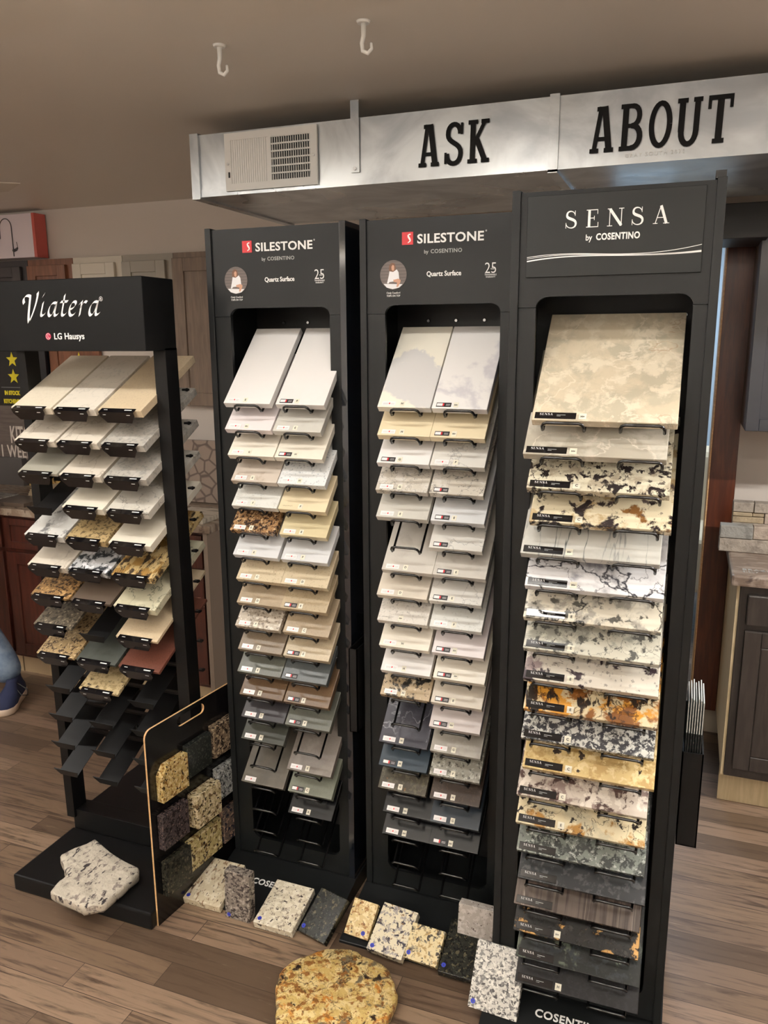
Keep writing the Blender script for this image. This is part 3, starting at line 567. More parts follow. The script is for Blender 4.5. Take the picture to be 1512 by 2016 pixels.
# headers of the two narrow racks
M_BRICK = mat('photo_boards', (104, 94, 90), .5); M_SKIN = mat('photo_skin', (196, 150, 124), .5); M_HAIR = mat('photo_hair', (110, 76, 56), .5); M_SWEAT = mat('photo_white', (226, 226, 228), .5); M_BRD2 = mat('photo_boards_dark', (78, 70, 68), .5)
for t, hd, dx, gm in ((t1, h1, 0, 1), (t2, h2, .468, 1)):
    Y = y1-.0008
    text('lettering', 'SILESTONE', .0310, M_WHT, hd, -1.0545+dx, Y, 1.9390, bold=.0007, space=1.06, sx=1.10)
    b = MB(); b.box(-1.182+dx, -1.152+dx, Y-.0006, Y, 1.9365, 1.9675); W2 = b.build('logo', M_RED, hd, off=t.location)
    b = MB(); ribbon(b, bez((-1.1585+dx, 1.962), (-1.174+dx, 1.960), (-1.157+dx, 1.951), (-1.160+dx, 1.945))+[(-1.166+dx, 1.941)], [.003,.003,.003,.004,.004,.005,.005,.005,.004,.004,.003,.002], Y-.0012); b.build('logo_letter', M_WHT, hd, off=t.location)
    b = MB(); ribbon(b, arc(-.962+dx, 1.961, .0016, .0016, 0, 360, 10), .0008, Y-.001); b.build('trade_mark', M_WHT, hd, off=t.location)
    text('lettering', 'by', .0125, M_GREY, hd, -1.117+dx, Y, 1.9135, bold=.0002, sx=1.0)
    text('lettering', 'COSENTINO', .0135, M_GREY, hd, -1.064+dx, Y, 1.9135, bold=.00025, sx=1.0, space=1.10)
    text('lettering', 'Quartz Surface', .0170, M_WHT, hd, -1.070+dx, Y, 1.8575, bold=.00035, sx=.88, space=1.0)
    text('lettering', '25', .037, M_WHT, hd, -.949+dx, Y, 1.860, bold=-.0003, sx=.86)
    text('lettering', 'YEAR', .0042, M_WHT, hd, -.9445+dx, Y-.0008, 1.8685)
    text('lettering', 'TRANSFERABLE', .0055, M_WHT, hd, -.949+dx, Y, 1.8545, sx=.8)
    text('lettering', 'WARRANTY', .0055, M_WHT, hd, -.949+dx, Y, 1.8490, sx=.8)
    text('lettering', 'Cindy Crawford', .0068, M_WHT, hd, -1.206+dx, Y, 1.8165, sx=.85)
    text('lettering', 'TOPS ON TOP', .0068, M_WHT, hd, -1.206+dx, Y, 1.8090, sx=.85)
    cx, cz = -1.206+dx, 1.864; R_ = .0365
    b = MB(); b.disc(cx, cz, R_, R_, Y, 0, 36, .0006)
    for i in range(-4, 5):
        z = cz+i*.008; hw = math.sqrt(max(R_*R_-(z-cz)**2, 0)); b.quad([(cx-hw*.97, Y-.0008, z), (cx+hw*.97, Y-.0008, z), (cx+hw*.97, Y-.0008, z+.0014), (cx-hw*.97, Y-.0008, z+.0014)], 4)
    def pg(pts, m, dd): 
        A = sum(pts[j][0]*pts[(j+1) % len(pts)][1]-pts[(j+1) % len(pts)][0]*pts[j][1] for j in range(len(pts)))
        pts = pts if A > 0 else pts[::-1]
        b.bm.faces.new([b.bm.verts.new((cx+p[0], Y-dd, cz+p[1])) for p in pts]).material_index = m
    pg([(-.027,-.022), (.026,-.024), (.016,-.0325), (-.002,-.036), (-.018,-.0315)], 3, .0010)
    pg([(-.012,.012), (-.011,.024), (-.004,.030), (.004,.028), (.007,.018), (.006,.010), (.000,.004), (-.008,.004)], 2, .0010)
    pg([(-.004,.012), (-.005,.020), (-.001,.025), (.003,.022), (.003,.013), (.000,.009)], 1, .0014)
    pg([(-.012,-.002), (-.010,.009), (0,.007), (.010,.013), (.015,.006), (.017,-.012), (.012,-.010), (.010,-.016), (-.010,-.018), (-.013,-.022), (-.017,-.021)], 3, .0016)
    pg([(.000,-.013), (.014,-.010), (.021,-.014), (.020,-.019), (.014,-.030), (.009,-.031), (.011,-.020), (.002,-.018)], 1, .0018)
    b.build('portrait_picture', [M_BRICK, M_SKIN, M_HAIR, M_SWEAT, M_BRD2], hd, off=t.location)
# header of the wide rack
Y = y3-.0008
sg = MB().box(-.345, .006, Y-.005, Y, 1.828, 1.992, 0, .0008, 1).build('sign_board', powder('charcoal_board', (36, 38, 38), .5), h3, off=t3.location)
Y = Y-.0056
b = letters('SENSA', SERIF, -.266, 1.924, .0345, {'S': 1.26, 'E': 1.25, 'N': 1.40, 'A': 1}, Y, .98); b.build('lettering', M_WHT, sg, off=t3.location)
text('lettering', 'by', .0165, M_WHT, sg, -.216, Y, 1.8985, bold=.0003, sx=.85)
text('lettering', 'COSENTINO', .0180, M_WHT, sg, -.158, Y, 1.8985, bold=.0006, sx=.80, space=1.08)
b = MB(); xl, xr = -.343, .004
for (za, zb, zc, zd, w0, w1) in ((1.869, 1.889, 1.852, 1.881, .0012, .0012), (1.866, 1.886, 1.857, 1.869, .0008, .0028), (1.861, 1.882, 1.858, 1.867, .0026, .0010)):
    p = bez((xl, za), (xl+.12, zb-.004), (xr-.14, zc), (xr, zd), 24); ribbon(b, p, [w0+(w1-w0)*i/24 for i in range(25)], Y)
b.build('swoosh', M_WHT, sg, off=t3.location)
W(t3, MB().box(.020, .040, 1.79, 1.83, 2.0055, 2.020), 'corner_bracket', M_INNER)
# leaflet holders
def holder(nm_lab, x0, x1, ya, yb_, z0, z1, n, par_lab):
    h = empty('leaflet_holder', (x0, ya, z0), nm_lab, 'leaflet holder')
    b = MB(); b.box(x0, x1, ya, ya+.003, z0, z1); b.box(x0, x1, yb_-.003, yb_, z0, z1+.06); b.box(x0, x1, ya, yb_, z0, z0+.003); b.box(x0, x0+.003, ya, yb_, z0, z1); b.box(x1-.003, x1, ya, yb_, z0, z1)
    W(h, b, 'tray', M_RACK)
holder('black leaflet holder on the right side of the nearest tall rack', .045, .092, 1.86, 2.02, .50, .745, 8, '')
for i in range(7):
    x = .050+i*.0055
    b = MB(); dx = (i-3)*.0012
    b.prism([(1.870, .510), (2.00, .510), (2.00, .865+.004*(i % 3)), (1.870, .870+.004*((i*2) % 3))], x, x+.0022, 'x', 0); b.box(x-.0001, x+.0023, 1.8685, 1.8702, .510, .79, 1)
    tag(b.build('leaflet', [mat('leaflet_paper', (210, 212, 208), .4), M_INK]), 'folded white leaflet standing in holder on right side of rack, %s from left' % ORD[i].replace('top', 'first'), 'leaflet', 'leaflets in the side holder')
holder('empty black leaflet holder between the left and middle tall racks', -.866, -.840, 1.99, 2.13, .57, .83, 0, '')

# ---------------------------------------------------------------- low rack with header box
LAB_V = 'wide black sample rack with three columns at the left'
v = empty('display_rack', (-1.64, 1.93, 0), LAB_V, 'display rack')
W(v, MB().box(-1.892, -1.370, 1.665, 1.935, 0, .055, 0, .006), 'base', M_RACK)
W(v, MB().box(-1.892, -1.370, 2.0, 2.36, .0, .10, 0, .003), 'rear_base', M_RACK)
W(v, MB().box(-1.886, -1.370, 1.935, 2.0, .0, .125, 0, .002), 'cross_beam', M_RACK)
for x, pw in ((-1.904, .032), (-1.410, .04)):
    b = MB(); yb0, yt = 1.925, 1.905
    vs = [b.bm.verts.new(p) for p in ((x, yb0, .1), (x+pw, yb0, .1), (x+pw, yb0+.06, .1), (x, yb0+.06, .1), (x, yt, 1.68), (x+pw, yt, 1.68), (x+pw, yt+.055, 1.68), (x, yt+.055, 1.68))]
    for q in ((3,2,1,0),(4,5,6,7),(0,1,5,4),(1,2,6,5),(2,3,7,6),(3,0,4,7)): b.bm.faces.new([vs[i] for i in q])
    W(v, b, 'post', M_RACK)
hb = W(v, MB().box(-1.905, -1.370, 1.82, 1.960, 1.673, 1.868, 0, .0015, 1), 'header_box', M_HEADBLK)
Yh = 1.8192
TIL = 28.3
def zv(k): return 1.511-.0963*k
XC = [-1.871, -1.715, -1.556]
def tray(x, k):
    a = math.radians(TIL); s, c = math.sin(a), math.cos(a); th = .024
    base = Vector((0, 1.83, zv(k))) - th*Vector((0, -s, c)); vv = Vector((0, c, s)); nn = Vector((0, -s, c))
    def P(xx, aa, bb_): q = base+vv*aa+nn*bb_; return (x+xx, q.y, q.z)
    b = MB(); x0, x1 = .034, .112; t = .0015
    def slabp(A, B, x0, x1, x2, x3):
        q = [P(x0, *A), P(x1, *A), P(x3, *B), P(x2, *B)]
        b.quad(q); 
    # sheet
    for (bz, flip) in ((-t, 0), (-.0002, 1)):
        q = [P(x0, -.006, bz), P(x1, -.006, bz), P(x1, .26, bz), P(x0, .26, bz)]; b.quad(q if flip else q[::-1])
    b.quad([P(x0, -.006, -t), P(x0, -.006, 0), P(x0, .26, 0), P(x0, .26, -t)]); b.quad([P(x1, -.006, -t), P(x1, .26, -t), P(x1, .26, 0), P(x1, -.006, 0)])
    # lip, tapered down
    for aa, fl in ((-.0085, 0), (-.006, 1)):
        q = [P(x0+.006, aa, -.010), P(x1-.006, aa, -.010), P(x1+.008, aa, .020), P(x0-.008, aa, .020)]; b.quad(q if not fl else q[::-1])
    b.quad([P(x0-.008, -.0085, .020), P(x1+.008, -.0085, .020), P(x1+.008, -.006, .020), P(x0-.008, -.006, .020)])
    # side gussets
    return b
for r in range(13):
    z = zv(r)+.085
    b = MB(); b.box(-1.873, -1.409, 1.975, 1.990, zv(r)+.044, zv(r)+.058); W(v, b, 'crossbar', M_RACK)
    b = MB(); b.box(-1.372, -1.356, 1.976, 1.990, zv(r)+.047, zv(r)+.053); b.box(-1.362, -1.358, 1.980, 1.986, zv(r)+.045, zv(r)+.055); W(v, b, 'bar_clip', M_RACK)
    for c in range(3): W(v, tray(XC[c]+(.003 if r > 8 else 0), r), 'tray', M_RACK)
b = MB(); b.tube([(-1.70, 2.0, .55), (-1.60, 2.03, .30), (-1.52, 2.05, .10)], .006); W(v, b, 'brace', M_RACK)
# header lettering, broad-nib italic
H0 = 1.7690; u = .0378
def cal(pts_list, x, nib=(.0058, .0060)):
    for pts in pts_list:
        ribbon(cb_, [(x+(p[0]*1.24+.22*p[1])*u, H0+p[1]*u) for p in pts], 0, Yh, nib=nib)
cb_ = MB()
A_ = lambda s: [bez((.62,.92),(.2,1.15),(-.05,.25),(.18,.03))+bez((.18,.03),(.35,-.08),(.55,.35),(.62,.85))[1:], [(.66,1.0),(.56,.25)]+bez((.56,.25),(.54,-.02),(.66,-.02),(.84,.16))[1:]]
V_ = [bez((-.02,.95),(-.25,1.45),(.15,1.62),(.42,1.45),8)+bez((.42,1.45),(.40,.6),(.34,-.1),(.46,-.42))[1:]+bez((.46,-.42),(.72,.2),(.92,.9),(.98,1.55))[1:]+[(.96,1.72)]]
cal(V_, -1.779, (.0088, .0070))
I_ = [[(.05,.75),(.22,1.0),(.12,.25)]+bez((.12,.25),(.1,-.02),(.25,-.02),(.42,.2))[1:], [(.16,1.40),(.27,1.62)]]
T_ = [[(.25,1.5),(.14,.3)]+bez((.14,.3),(.1,-.04),(.3,-.03),(.46,.2))[1:], [(-.02,1.0),(.50,1.02)]]
E_ = [bez((.1,.45),(.5,.5),(.66,.98),(.40,1.0))+bez((.40,1.0),(.05,1.0),(-.02,.1),(.22,.02))[1:]+bez((.22,.02),(.36,0),(.48,.12),(.56,.25))[1:]]
R_L = [[(.02,.8),(.2,1.0),(.1,.0)], bez((.12,.5),(.25,.9),(.4,1.08),(.55,.92))]
x = -1.722
for g, adv in ((I_, .58), (A_(0), .98), (T_, .60), (E_, .76), (R_L, .70), (A_(0), .9)):
    cal(g, x, (.0072, .0068)); x += adv*u*1.23
W(v, MB(), 'x', M_WHT) if False else None
cbo = cb_.build('lettering', M_WHT, hb, off=v.location)
b = MB(); ribbon(b, arc(-1.505, 1.812, .0052, .0056, 0, 360, 16), .0011, Yh); b.build('trade_mark_ring', M_WHT, hb, off=v.location)
text('trade_mark', 'R', .0085, M_WHT, hb, -1.505, Yh, 1.8092)
b = MB(); b.disc(-1.6965, 1.714, .0098, .0098, Yh+.0004, 0, 24, .0006); b.build('logo_disc', mat('logo_crimson', (180, 30, 70), .4), hb, off=v.location)
b = MB(); ribbon(b, arc(-1.6965, 1.714, .0075, .0075, 20, 340, 16), .0010, Yh-.0006); ribbon(b, [(-1.6975, 1.7185), (-1.6975, 1.7105), (-1.6935, 1.7105)], .0012, Yh-.0006); b.build('logo_letters', M_WHT, hb, off=v.location)
text('lettering', 'LG Hausys', .0240, M_WHT, hb, -1.6235, Yh, 1.7060, bold=.0004, sx=1.0, space=1.02)
KV = [['v_cream', 'v_white', 'v_beige'], ['v_marb', 'v_marb', 'v_grey'], ['v_greyplain', 'v_marb', 'v_grey'], [0, 'v_white2', 'v_carr'], ['v_blue', 'v_gold', 'v_white2'], ['v_marb', 'v_bw', 'v_goldvein'],
      ['v_browng', 'v_dtaupe', 'v_greenm'], ['v_dspeck', 0, 'v_beige'], ['v_bg2', 'v_green', 'v_red'], [0, 'v_cs', 0]]
def clip(par, w_, th):
    b = MB(); x0, x1 = .012, .128; t = .0016
    b.prism([(x0, th+t), (x0, th-.012), (x0+.016, th-.034), (x1-.016, th-.034), (x1, th-.012), (x1, th+t)], -.0025-.0098, -.0098, 'y')
    b.box(x0, x1, -.0100, .0075, th, th+t)
    o = b.build('label_clip', M_CLIP, par)
    p = MB(); p.box(x0+.012, x0+.024, -.001, .0005, th+t, th+t+.0003); p.box(x1-.034, x1-.010, -.002, .0015, th+t, th+t+.0003)
    p.box(x0+.012, x0+.022, -.0127, -.0122, th-.008, th-.0065); p.box(x1-.024, x1-.012, -.0127, -.0122, th-.008, th-.0065); p.build('print', M_WHT, o)
for r, row in enumerate(KV):
    for c, k in enumerate(row):
        if not k: continue
        th = .022 if (r < 7 and k not in ('v_greyplain', 'v_browng', 'v_dtaupe')) else .010
        lb = '%s sample tile, %s row, %s column of the low rack' % (DESC[k], ORD[r], ('left', 'middle', 'right')[c])
        o = slab('sample_tile', XC[c], 1.83, zv(r), .1475, .305, th, TIL, S_(k), lb, 'sample tiles on the wide left rack', .0015)
        clip(o, .1475, th)

# ---------------------------------------------------------------- leaning sample board with square tiles
ang = math.atan2(.101, .013)
bd = empty('sample_board', (-1.363, 1.688, 0), 'thin black upright board with handle slot, square granite samples on it', 'board', rot=(0, 0, ang))
out = rounded(0, .50, 0, .626, .025, corners=(0, 0, 1, 1))
# outline with handle slot (bridge polygon)
sl = rounded(.130, .250, .580, .612, .0155)
def framed(outline, hole, t0, t1):
    bm = bmesh.new()
    from mathutils.geometry import tessellate_polygon
    P3 = [[Vector((a, b, 0)) for a, b in outline], [Vector((a, b, 0)) for a, b in hole]]
    tris = tessellate_polygon(P3); allp = outline+hole
    A = [bm.verts.new((a, t0, b)) for a, b in allp]; B = [bm.verts.new((a, t1, b)) for a, b in allp]
    for t in tris:
        bm.faces.new([A[i] for i in t]); bm.faces.new([B[i] for i in t][::-1])
    def rim(st, n):
        for i in range(n):
            j = st+i; k = st+(i+1) % n; f = bm.faces.new((A[j], A[k], B[k], B[j])); f.material_index = 1
    rim(0, len(outline)); rim(len(outline), len(hole)); bmesh.ops.recalc_face_normals(bm, faces=bm.faces); return bm
mb = MB(); mb.bm.free(); mb.bm = framed(out, sl, 0, .006); mb.build('panel', [mat('satin_black_board', (16, 15, 16), .2), M_EDGE], bd)
def G(n, base, *ly, **k): return stone('g_'+n, base, list(ly), k.get('r', .22), k.get('b', 0))
GR = {
 'gold': G('gold', (192, 166, 108), ('n', (222, 202, 154), 120, .53, .04), ('n', (140, 104, 54), 90, .54, .04), ('n', (56, 44, 32), 110, .58, .03)),
 'blk': G('blk', (36, 38, 36), ('n', (60, 62, 56), 140, .56, .05)), 'brn': G('brn', (116, 100, 82), ('n', (176, 156, 128), 120, .54, .04), ('n', (48, 40, 36), 110, .52, .04)),
 'gry': G('gry', (146, 148, 146), ('n', (196, 198, 196), 100, .54, .04), ('n', (58, 60, 62), 120, .53, .04)), 'bei': G('bei', (188, 172, 134), ('n', (222, 208, 174), 70, .52, .04), ('n', (110, 90, 64), 70, .55, .04), ('n', (48, 40, 34), 90, .58, .03)),
 'pur': G('pur', (70, 62, 62), ('n', (40, 34, 36), 110, .5, .05), ('n', (112, 94, 88), 130, .58, .04)), 'drk': G('drk', (52, 50, 42), ('n', (32, 32, 28), 90, .5, .06), ('n', (88, 82, 66), 110, .58, .05)),
 'be2': G('be2', (184, 168, 118), ('n', (218, 204, 160), 60, .53, .04), ('n', (120, 98, 62), 60, .54, .04), ('n', (52, 42, 34), 80, .57, .03)), 'brb': G('brb', (92, 80, 72), ('n', (40, 40, 50), 60, .51, .04), ('n', (146, 120, 102), 80, .56, .04)),
 'wht': G('wht', (214, 205, 182), ('n', (232, 225, 206), 60, .5, .06), ('n', (150, 138, 124), 90, .57, .05), ('n', (70, 62, 62), 70, .61, .02)),
 'wst': G('wst', (212, 200, 172), ('n', (230, 221, 198), 50, .5, .06), ('n', (150, 124, 100), 70, .56, .05, (1, .5, 1, .8)), ('n', (74, 64, 60), 90, .60, .03, (1, .5, 1, .8))),
 'gr2': G('gr2', (124, 116, 108), ('n', (166, 158, 148), 110, .54, .05), ('n', (58, 52, 50), 90, .52, .05)), 'dk2': G('dk2', (36, 36, 31), ('n', (20, 20, 18), 80, .5, .06), ('n', (84, 78, 60), 90, .585, .04), ('n', (66, 70, 62), 130, .60, .04)),
 'ylw': G('ylw', (210, 186, 134), ('n', (234, 216, 170), 70, .52, .05), ('n', (156, 114, 68), 70, .55, .04), ('n', (66, 52, 42), 100, .60, .03)),
 'wpu': G('wpu', (226, 217, 190), ('n', (160, 154, 150), 60, .54, .05), ('n', (60, 56, 66), 60, .56, .03), ('n', (140, 110, 80), 90, .62, .03)),
 'ybk': G('ybk', (220, 204, 160), ('n', (168, 140, 92), 70, .53, .05), ('n', (46, 40, 36), 60, .565, .03), ('n', (120, 112, 98), 90, .58, .04)),
 'bwf': G('bwf', (200, 198, 190), ('n', (226, 224, 216), 100, .53, .04), ('n', (112, 110, 108), 90, .53, .04), ('n', (56, 54, 54), 110, .57, .03)),
 'lgt': G('lgt', (176, 168, 160), ('n', (198, 192, 186), 60, .5, .08), ('n', (104, 94, 88), 110, .60, .04)),
 'slabw': G('slabw', (204, 196, 180), ('n', (184, 176, 160), 22, .5, .15), ('n', (140, 130, 122), 60, .56, .05, (1, .6, 1, .5)), ('n', (64, 58, 60), 50, .59, .03, (1, .5, 1, .5)), r=.5, b=.6),
 'goldrock': G('goldrock', (196, 168, 104), ('n', (216, 194, 138), 34, .49, .06), ('n', (192, 128, 54), 20, .57, .05), ('n', (112, 100, 78), 18, .555, .05), ('n', (140, 96, 50), 60, .55, .04), ('v', (58, 38, 24), 8, .010, .9), ('v', (90, 60, 34), 26, .014, .7), ('n', (46, 34, 28), 22, .595, .04), r=.35, b=.5)}
SP = [('gold', .031, .394, .108, .108, .024, 'golden speckled square granite sample, highest one near the board edge'), ('blk', .144, .410, .108, .106, .020, 'near-black square granite sample below the handle slot'),
      ('brn', .262, .418, .105, .108, .022, 'brown speckled square granite sample at the top right of board'), ('gry', .270, .266, .105, .108, .022, 'light grey speckled square granite sample at right of board'),
      ('bei', .150, .243, .112, .108, .040, 'thick beige square granite sample in the middle of the board'), ('pur', .023, .243, .108, .110, .024, 'dark purple-brown square granite sample under the golden one'),
      ('drk', .025, .088, .108, .112, .022, 'dark olive square granite sample at the lowest board corner'), ('be2', .128, .098, .152, .106, .018, 'wide beige rectangular granite sample low on the board'),
      ('brb', .288, .104, .105, .112, .022, 'brown and blue-black square granite sample low at board right')]
Rz = Matrix.Rotation(ang, 4, 'Z'); 
for k, s, z, ww, hh, th, lb in SP:
    mb = MB()
    if k == 'gold': mb.prism([(0, 0), (ww, 0), (ww, hh), (.022, hh), (0, hh-.028)], 0, -th)
    else: mb.box(0, ww, -th, 0, 0, hh, 0, .0015, 1)
    P0 = Rz @ Vector((s, -.0005, 0)) + Vector((-1.363, 1.688, z))
    tag(mb.build('granite_sample', GR[k], None, P0, (0, 0, ang)), lb, 'stone sample', 'granite samples on the black board')

# ---------------------------------------------------------------- loose slabs on the floor
def loose(A, B, T, th, k, lb, dot=None, name='granite_slab', bev=.002, grp='loose granite slabs along the rack feet'):
    A, B, T = Vector(A), Vector(B), Vector(T); ux = (B-A); ww = ux.length; ux.normalize(); vy = T-A; vy -= ux*vy.dot(ux); hh = vy.length; vy.normalize(); nz = ux.cross(vy)
    R = Matrix((ux, vy, nz)).transposed()
    o = MB().box(0, ww, 0, hh, -th, 0, 0, bev, 2).build(name, GR[k]); o.matrix_world = Matrix.Translation(A) @ R.to_4x4()
    tag(o, lb, 'stone slab', grp)
    if dot:
        b = MB(); b.prism([(dot[0]+.0062*math.cos(2*PI*i/20), dot[1]+.0062*math.sin(2*PI*i/20)) for i in range(20)], .0001, .0007, 'z', 0)
        d_ = b.build('round_sticker', M_BLUE, o)
        me = text_mesh('4', .008, depth=.0001).copy(); me.materials.clear(); me.materials.append(M_INK); put('sticker_number', me, d_, (dot[0], dot[1]-.003, .0009))
    return o
loose((-1.349,1.792,.025), (-1.219,1.792,.025), (-1.349,1.948,.064), .024, 'wst', 'cream streaked granite slab lying beside the black sample board', (.012,.014))
loose((-1.198,1.791,.001), (-1.113,1.789,.001), (-1.198,1.797,.156), .032, 'gr2', 'grey granite block standing upright on the floor', (.013,.012))
loose((-1.094,1.776,.025), (-.966,1.775,.025), (-1.093,1.928,.061), .024, 'wht', 'creamy white speckled granite slab right of the upright grey block', (.014,.016))
loose((-.957,1.796,.020), (-.862,1.772,.020), (-.925,1.904,.092), .022, 'dk2', 'blackish granite slab between creamy white and small yellow slabs', (.010,.018))
loose((-.828,1.833,.020), (-.751,1.827,.020), (-.823,1.908,.084), .020, 'ylw', 'smallest yellow-tan granite slab propped against the plinth', (.058,.014))
loose((-.742,1.795,.025), (-.634,1.785,.025), (-.730,1.914,.089), .026, 'wpu', 'ivory granite slab with bluish black blotches', (.014,.012))
loose((-.634,1.800,.024), (-.536,1.794,.024), (-.630,1.874,.081), .022, 'ybk', 'yellow-cream granite slab with black flecks beside blotched ivory slab', (.012,.016))
loose((-.530,1.787,.022), (-.420,1.787,.022), (-.530,1.929,.081), .022, 'dk2', 'blackish granite slab at the foot of the middle rack', (.012,.020))
loose((-.420,1.687,.036), (-.293,1.681,.036), (-.416,1.773,.169), .018, 'bwf', 'black and white speckled granite slab leaning on the nearest rack', (.012,.016))
loose((-.505,1.888,.026), (-.404,1.886,.026), (-.505,1.906,.153), .030, 'lgt', 'pale pinkish grey granite block standing on the middle plinth')
def rock(name, pts, z0, th, m, lb, seed, sub=3, jit=.003, tilt=0):
    random.seed(seed); n = len(pts); P = []
    for i in range(n):
        a, b = Vector(pts[i]), Vector(pts[(i+1) % n])
        for j in range(sub):
            q = a.lerp(b, j/sub); P.append((q.x+random.uniform(-jit, jit), q.y+random.uniform(-jit, jit)))
    cx = sum(p[0] for p in P)/len(P); cy = sum(p[1] for p in P)/len(P)
    bm = bmesh.new(); rings = []
    for (sc, zz) in ((.93, 0), (.99, th*.3), (1, th*.75), (.985, th*.95), (.955, th), (.6, th+.002), (.3, th+.001)):
        rings.append([bm.verts.new((cx+(p[0]-cx)*sc+(random.uniform(-jit, jit)*.5 if 0 < zz < th*.8 else 0), cy+(p[1]-cy)*sc, z0+zz+(random.uniform(-.002, .002) if zz > th*.9 else 0))) for p in P])
    for A, B in zip(rings, rings[1:]):
        for i in range(len(P)): bm.faces.new((A[i], A[(i+1) % len(P)], B[(i+1) % len(P)], B[i]))
    bm.faces.new(rings[0][::-1]); bm.faces.new(rings[-1])
    mb = MB(); mb.bm.free(); mb.bm = bm; o = mb.build(name, m, None, smooth=False)
    for f in o.data.polygons:
        f.use_smooth = True
    return tag(o, lb, 'stone')
rock('stone_chunk', [(-1.731,1.862),(-1.592,1.806),(-1.502,1.790),(-1.488,1.765),(-1.492,1.690),(-1.497,1.620),(-1.547,1.584),(-1.585,1.593),(-1.680,1.604),(-1.692,1.635),(-1.690,1.684),(-1.721,1.707),(-1.776,1.749),(-1.777,1.770)],
     .0555, .038, GR['slabw'], 'broken chunk of whitish granite lying across the low rack base', 4)
rock('stone_chunk', [(-.910,1.573),(-.922,1.635),(-.896,1.690),(-.841,1.740),(-.775,1.764),(-.716,1.752),(-.651,1.735),(-.622,1.696),(-.592,1.646),(-.594,1.595),(-.62,1.52),(-.64,1.44),(-.72,1.40),(-.80,1.42),(-.85,1.46),(-.875,1.51)],
     .001, .038, GR['goldrock'], 'broken golden-brown stone chunk lying flat on the floor in front', 9)

# ---------------------------------------------------------------- back wall, left: base cabinets with worktop and door samples
def shaker(mb, x0, x1, z0, z1, y, st=.06, d=.018, m=0, ins=.008):
    for q in ((x0, x0+st, z0, z1), (x1-st, x1, z0, z1), (x0+st, x1-st, z0, z0+st), (x0+st, x1-st, z1-st, z1)): mb.box(q[0], q[1], y-d, y, q[2], q[3], m, .0015, 1)
    mb.box(x0+st, x1-st, y-d+ins, y, z0+st, z1-st, m)
for x0, x1, lb in ((-3.95, -3.18, 'cherry wood base cabinet at the far left under worktop'), (-3.178, -2.55, 'cherry wood base cabinet behind the low rack, middle one'), (-2.548, -1.995, 'cherry wood base cabinet nearest the beige side panel')):
    c = empty('base_cabinet', (x0, 3.0, 0), lb, 'cabinet', 'cherry base cabinets')
    W(c, MB().box(x0, x1, 2.99, 3.54, .10, .855), 'body', M_CHERRY)
    b = MB(); shaker(b, x0+.012, x1-.012, .12, .665, 2.99); W(c, b, 'door', M_CHERRY)
    b = MB(); shaker(b, x0+.012, x1-.012, .685, .84, 2.99, .035); W(c, b, 'drawer', M_CHERRY)
    b = MB(); n = 2
    for i in range(n): b.box(x0+i*(x1-x0)/n+.003, x0+(i+1)*(x1-x0)/n-.003, 3.02, 3.03, 0, .098)
    W(c, b, 'toe_kick', mat('toe_tile', (178, 156, 124), .5))
sp_ = MB().box(-1.994, -1.972, 2.965, 3.54, .0, .87); tag(sp_.build('end_panel', mat('greige_laminate', (128, 112, 98), .5)), 'plain taupe end panel closing the row of cherry cabinets', 'panel')
wt = MB().box(-3.96, -1.95, 2.955, 3.54, .857, .893, 0, .004); tag(wt.build('worktop', stone('wt_stone', (134, 116, 100), [('n', (160, 146, 130), 9, .5, .1, (1, 4, 1)), ('n', (96, 82, 72), 14, .55, .1, (1, 4, 1))])), 'long brownish stone worktop on the cherry cabinets', 'worktop')
SM = [('thin grey slab sample flat on the back worktop, at far left', -3.60, -3.28, 3.02, 3.20, (150, 146, 140)), ('brown slab sample flat on the back worktop behind the low rack', -3.26, -3.05, 3.00, 3.18, (96, 84, 74)),
      ('wood-edged light slab sample on worktop beside the tall rack', -2.22, -2.00, 2.98, 3.22, (186, 176, 160))]
for lb, x0, x1, y0_, y1_, c in SM:
    o = tag(MB().box(x0, x1, y0_, y1_, .893, .913, 0, .002).build('slab_sample', stone('sm%d' % c[0], c, [('n', tuple(int(v_*.8) for v_ in c), 12, .5, .1, (1, 4, 1))])), lb, 'stone sample')
for i in range(4):
    tag(MB().box(-3.24+.006*i, -3.03+.004*i, 3.22, 3.46, .893+i*.011, .9035+i*.011, 0, .001).build('tile_sample', mat('tile_cream%d' % i, (190-6*i, 172-6*i, 144-6*i), .5)), 'cream tile in the small stack on back worktop, %s from bottom' % ['first', 'second', 'third', 'fourth'][i], 'tile', 'stacked cream tiles')
tag(MB().box(-3.50, -3.24, 3.50, 3.53, .893, 1.03, 0, .001).build('mosaic_sample', stone('mosaic', (150, 124, 78), [('c', (196, 166, 108), 40, .5, .9), ('c', (96, 74, 46), 46, .7, .9)])), 'golden brown mosaic strip leaning at the back of worktop', 'tile')
tag(MB().box(-3.78, -3.52, 3.48, 3.53, .893, 1.05, 0, .001).build('slate_sample', mat('slate_sample', (86, 82, 80), .5)), 'dark grey sample block at the far left back of worktop', 'stone sample')
# message board
mbd = empty('message_board', (-3.62, 3.52, 1.03), 'grey-brown wooden board with pale WEEK lettering behind the low rack', 'sign')
W(mbd, MB().box(-3.86, -3.24, 3.515, 3.535, 1.035, 1.345, 0, .001), 'panel', wood('weathered_board', (96, 84, 78), (112, 100, 92), .6, (3, 28, 28)))
M_PALE = mat('pale_lettering', (214, 202, 190), .6)
text('lettering', 'KITCHEN', .135, M_PALE, mbd, -3.620, 3.5140, 1.135, sx=.48, align='LEFT', bold=.003)
text('lettering', '1 WEEK', .100, M_PALE, mbd, -3.705, 3.5140, 1.050, sx=.66, align='LEFT', bold=.002, space=1.05)
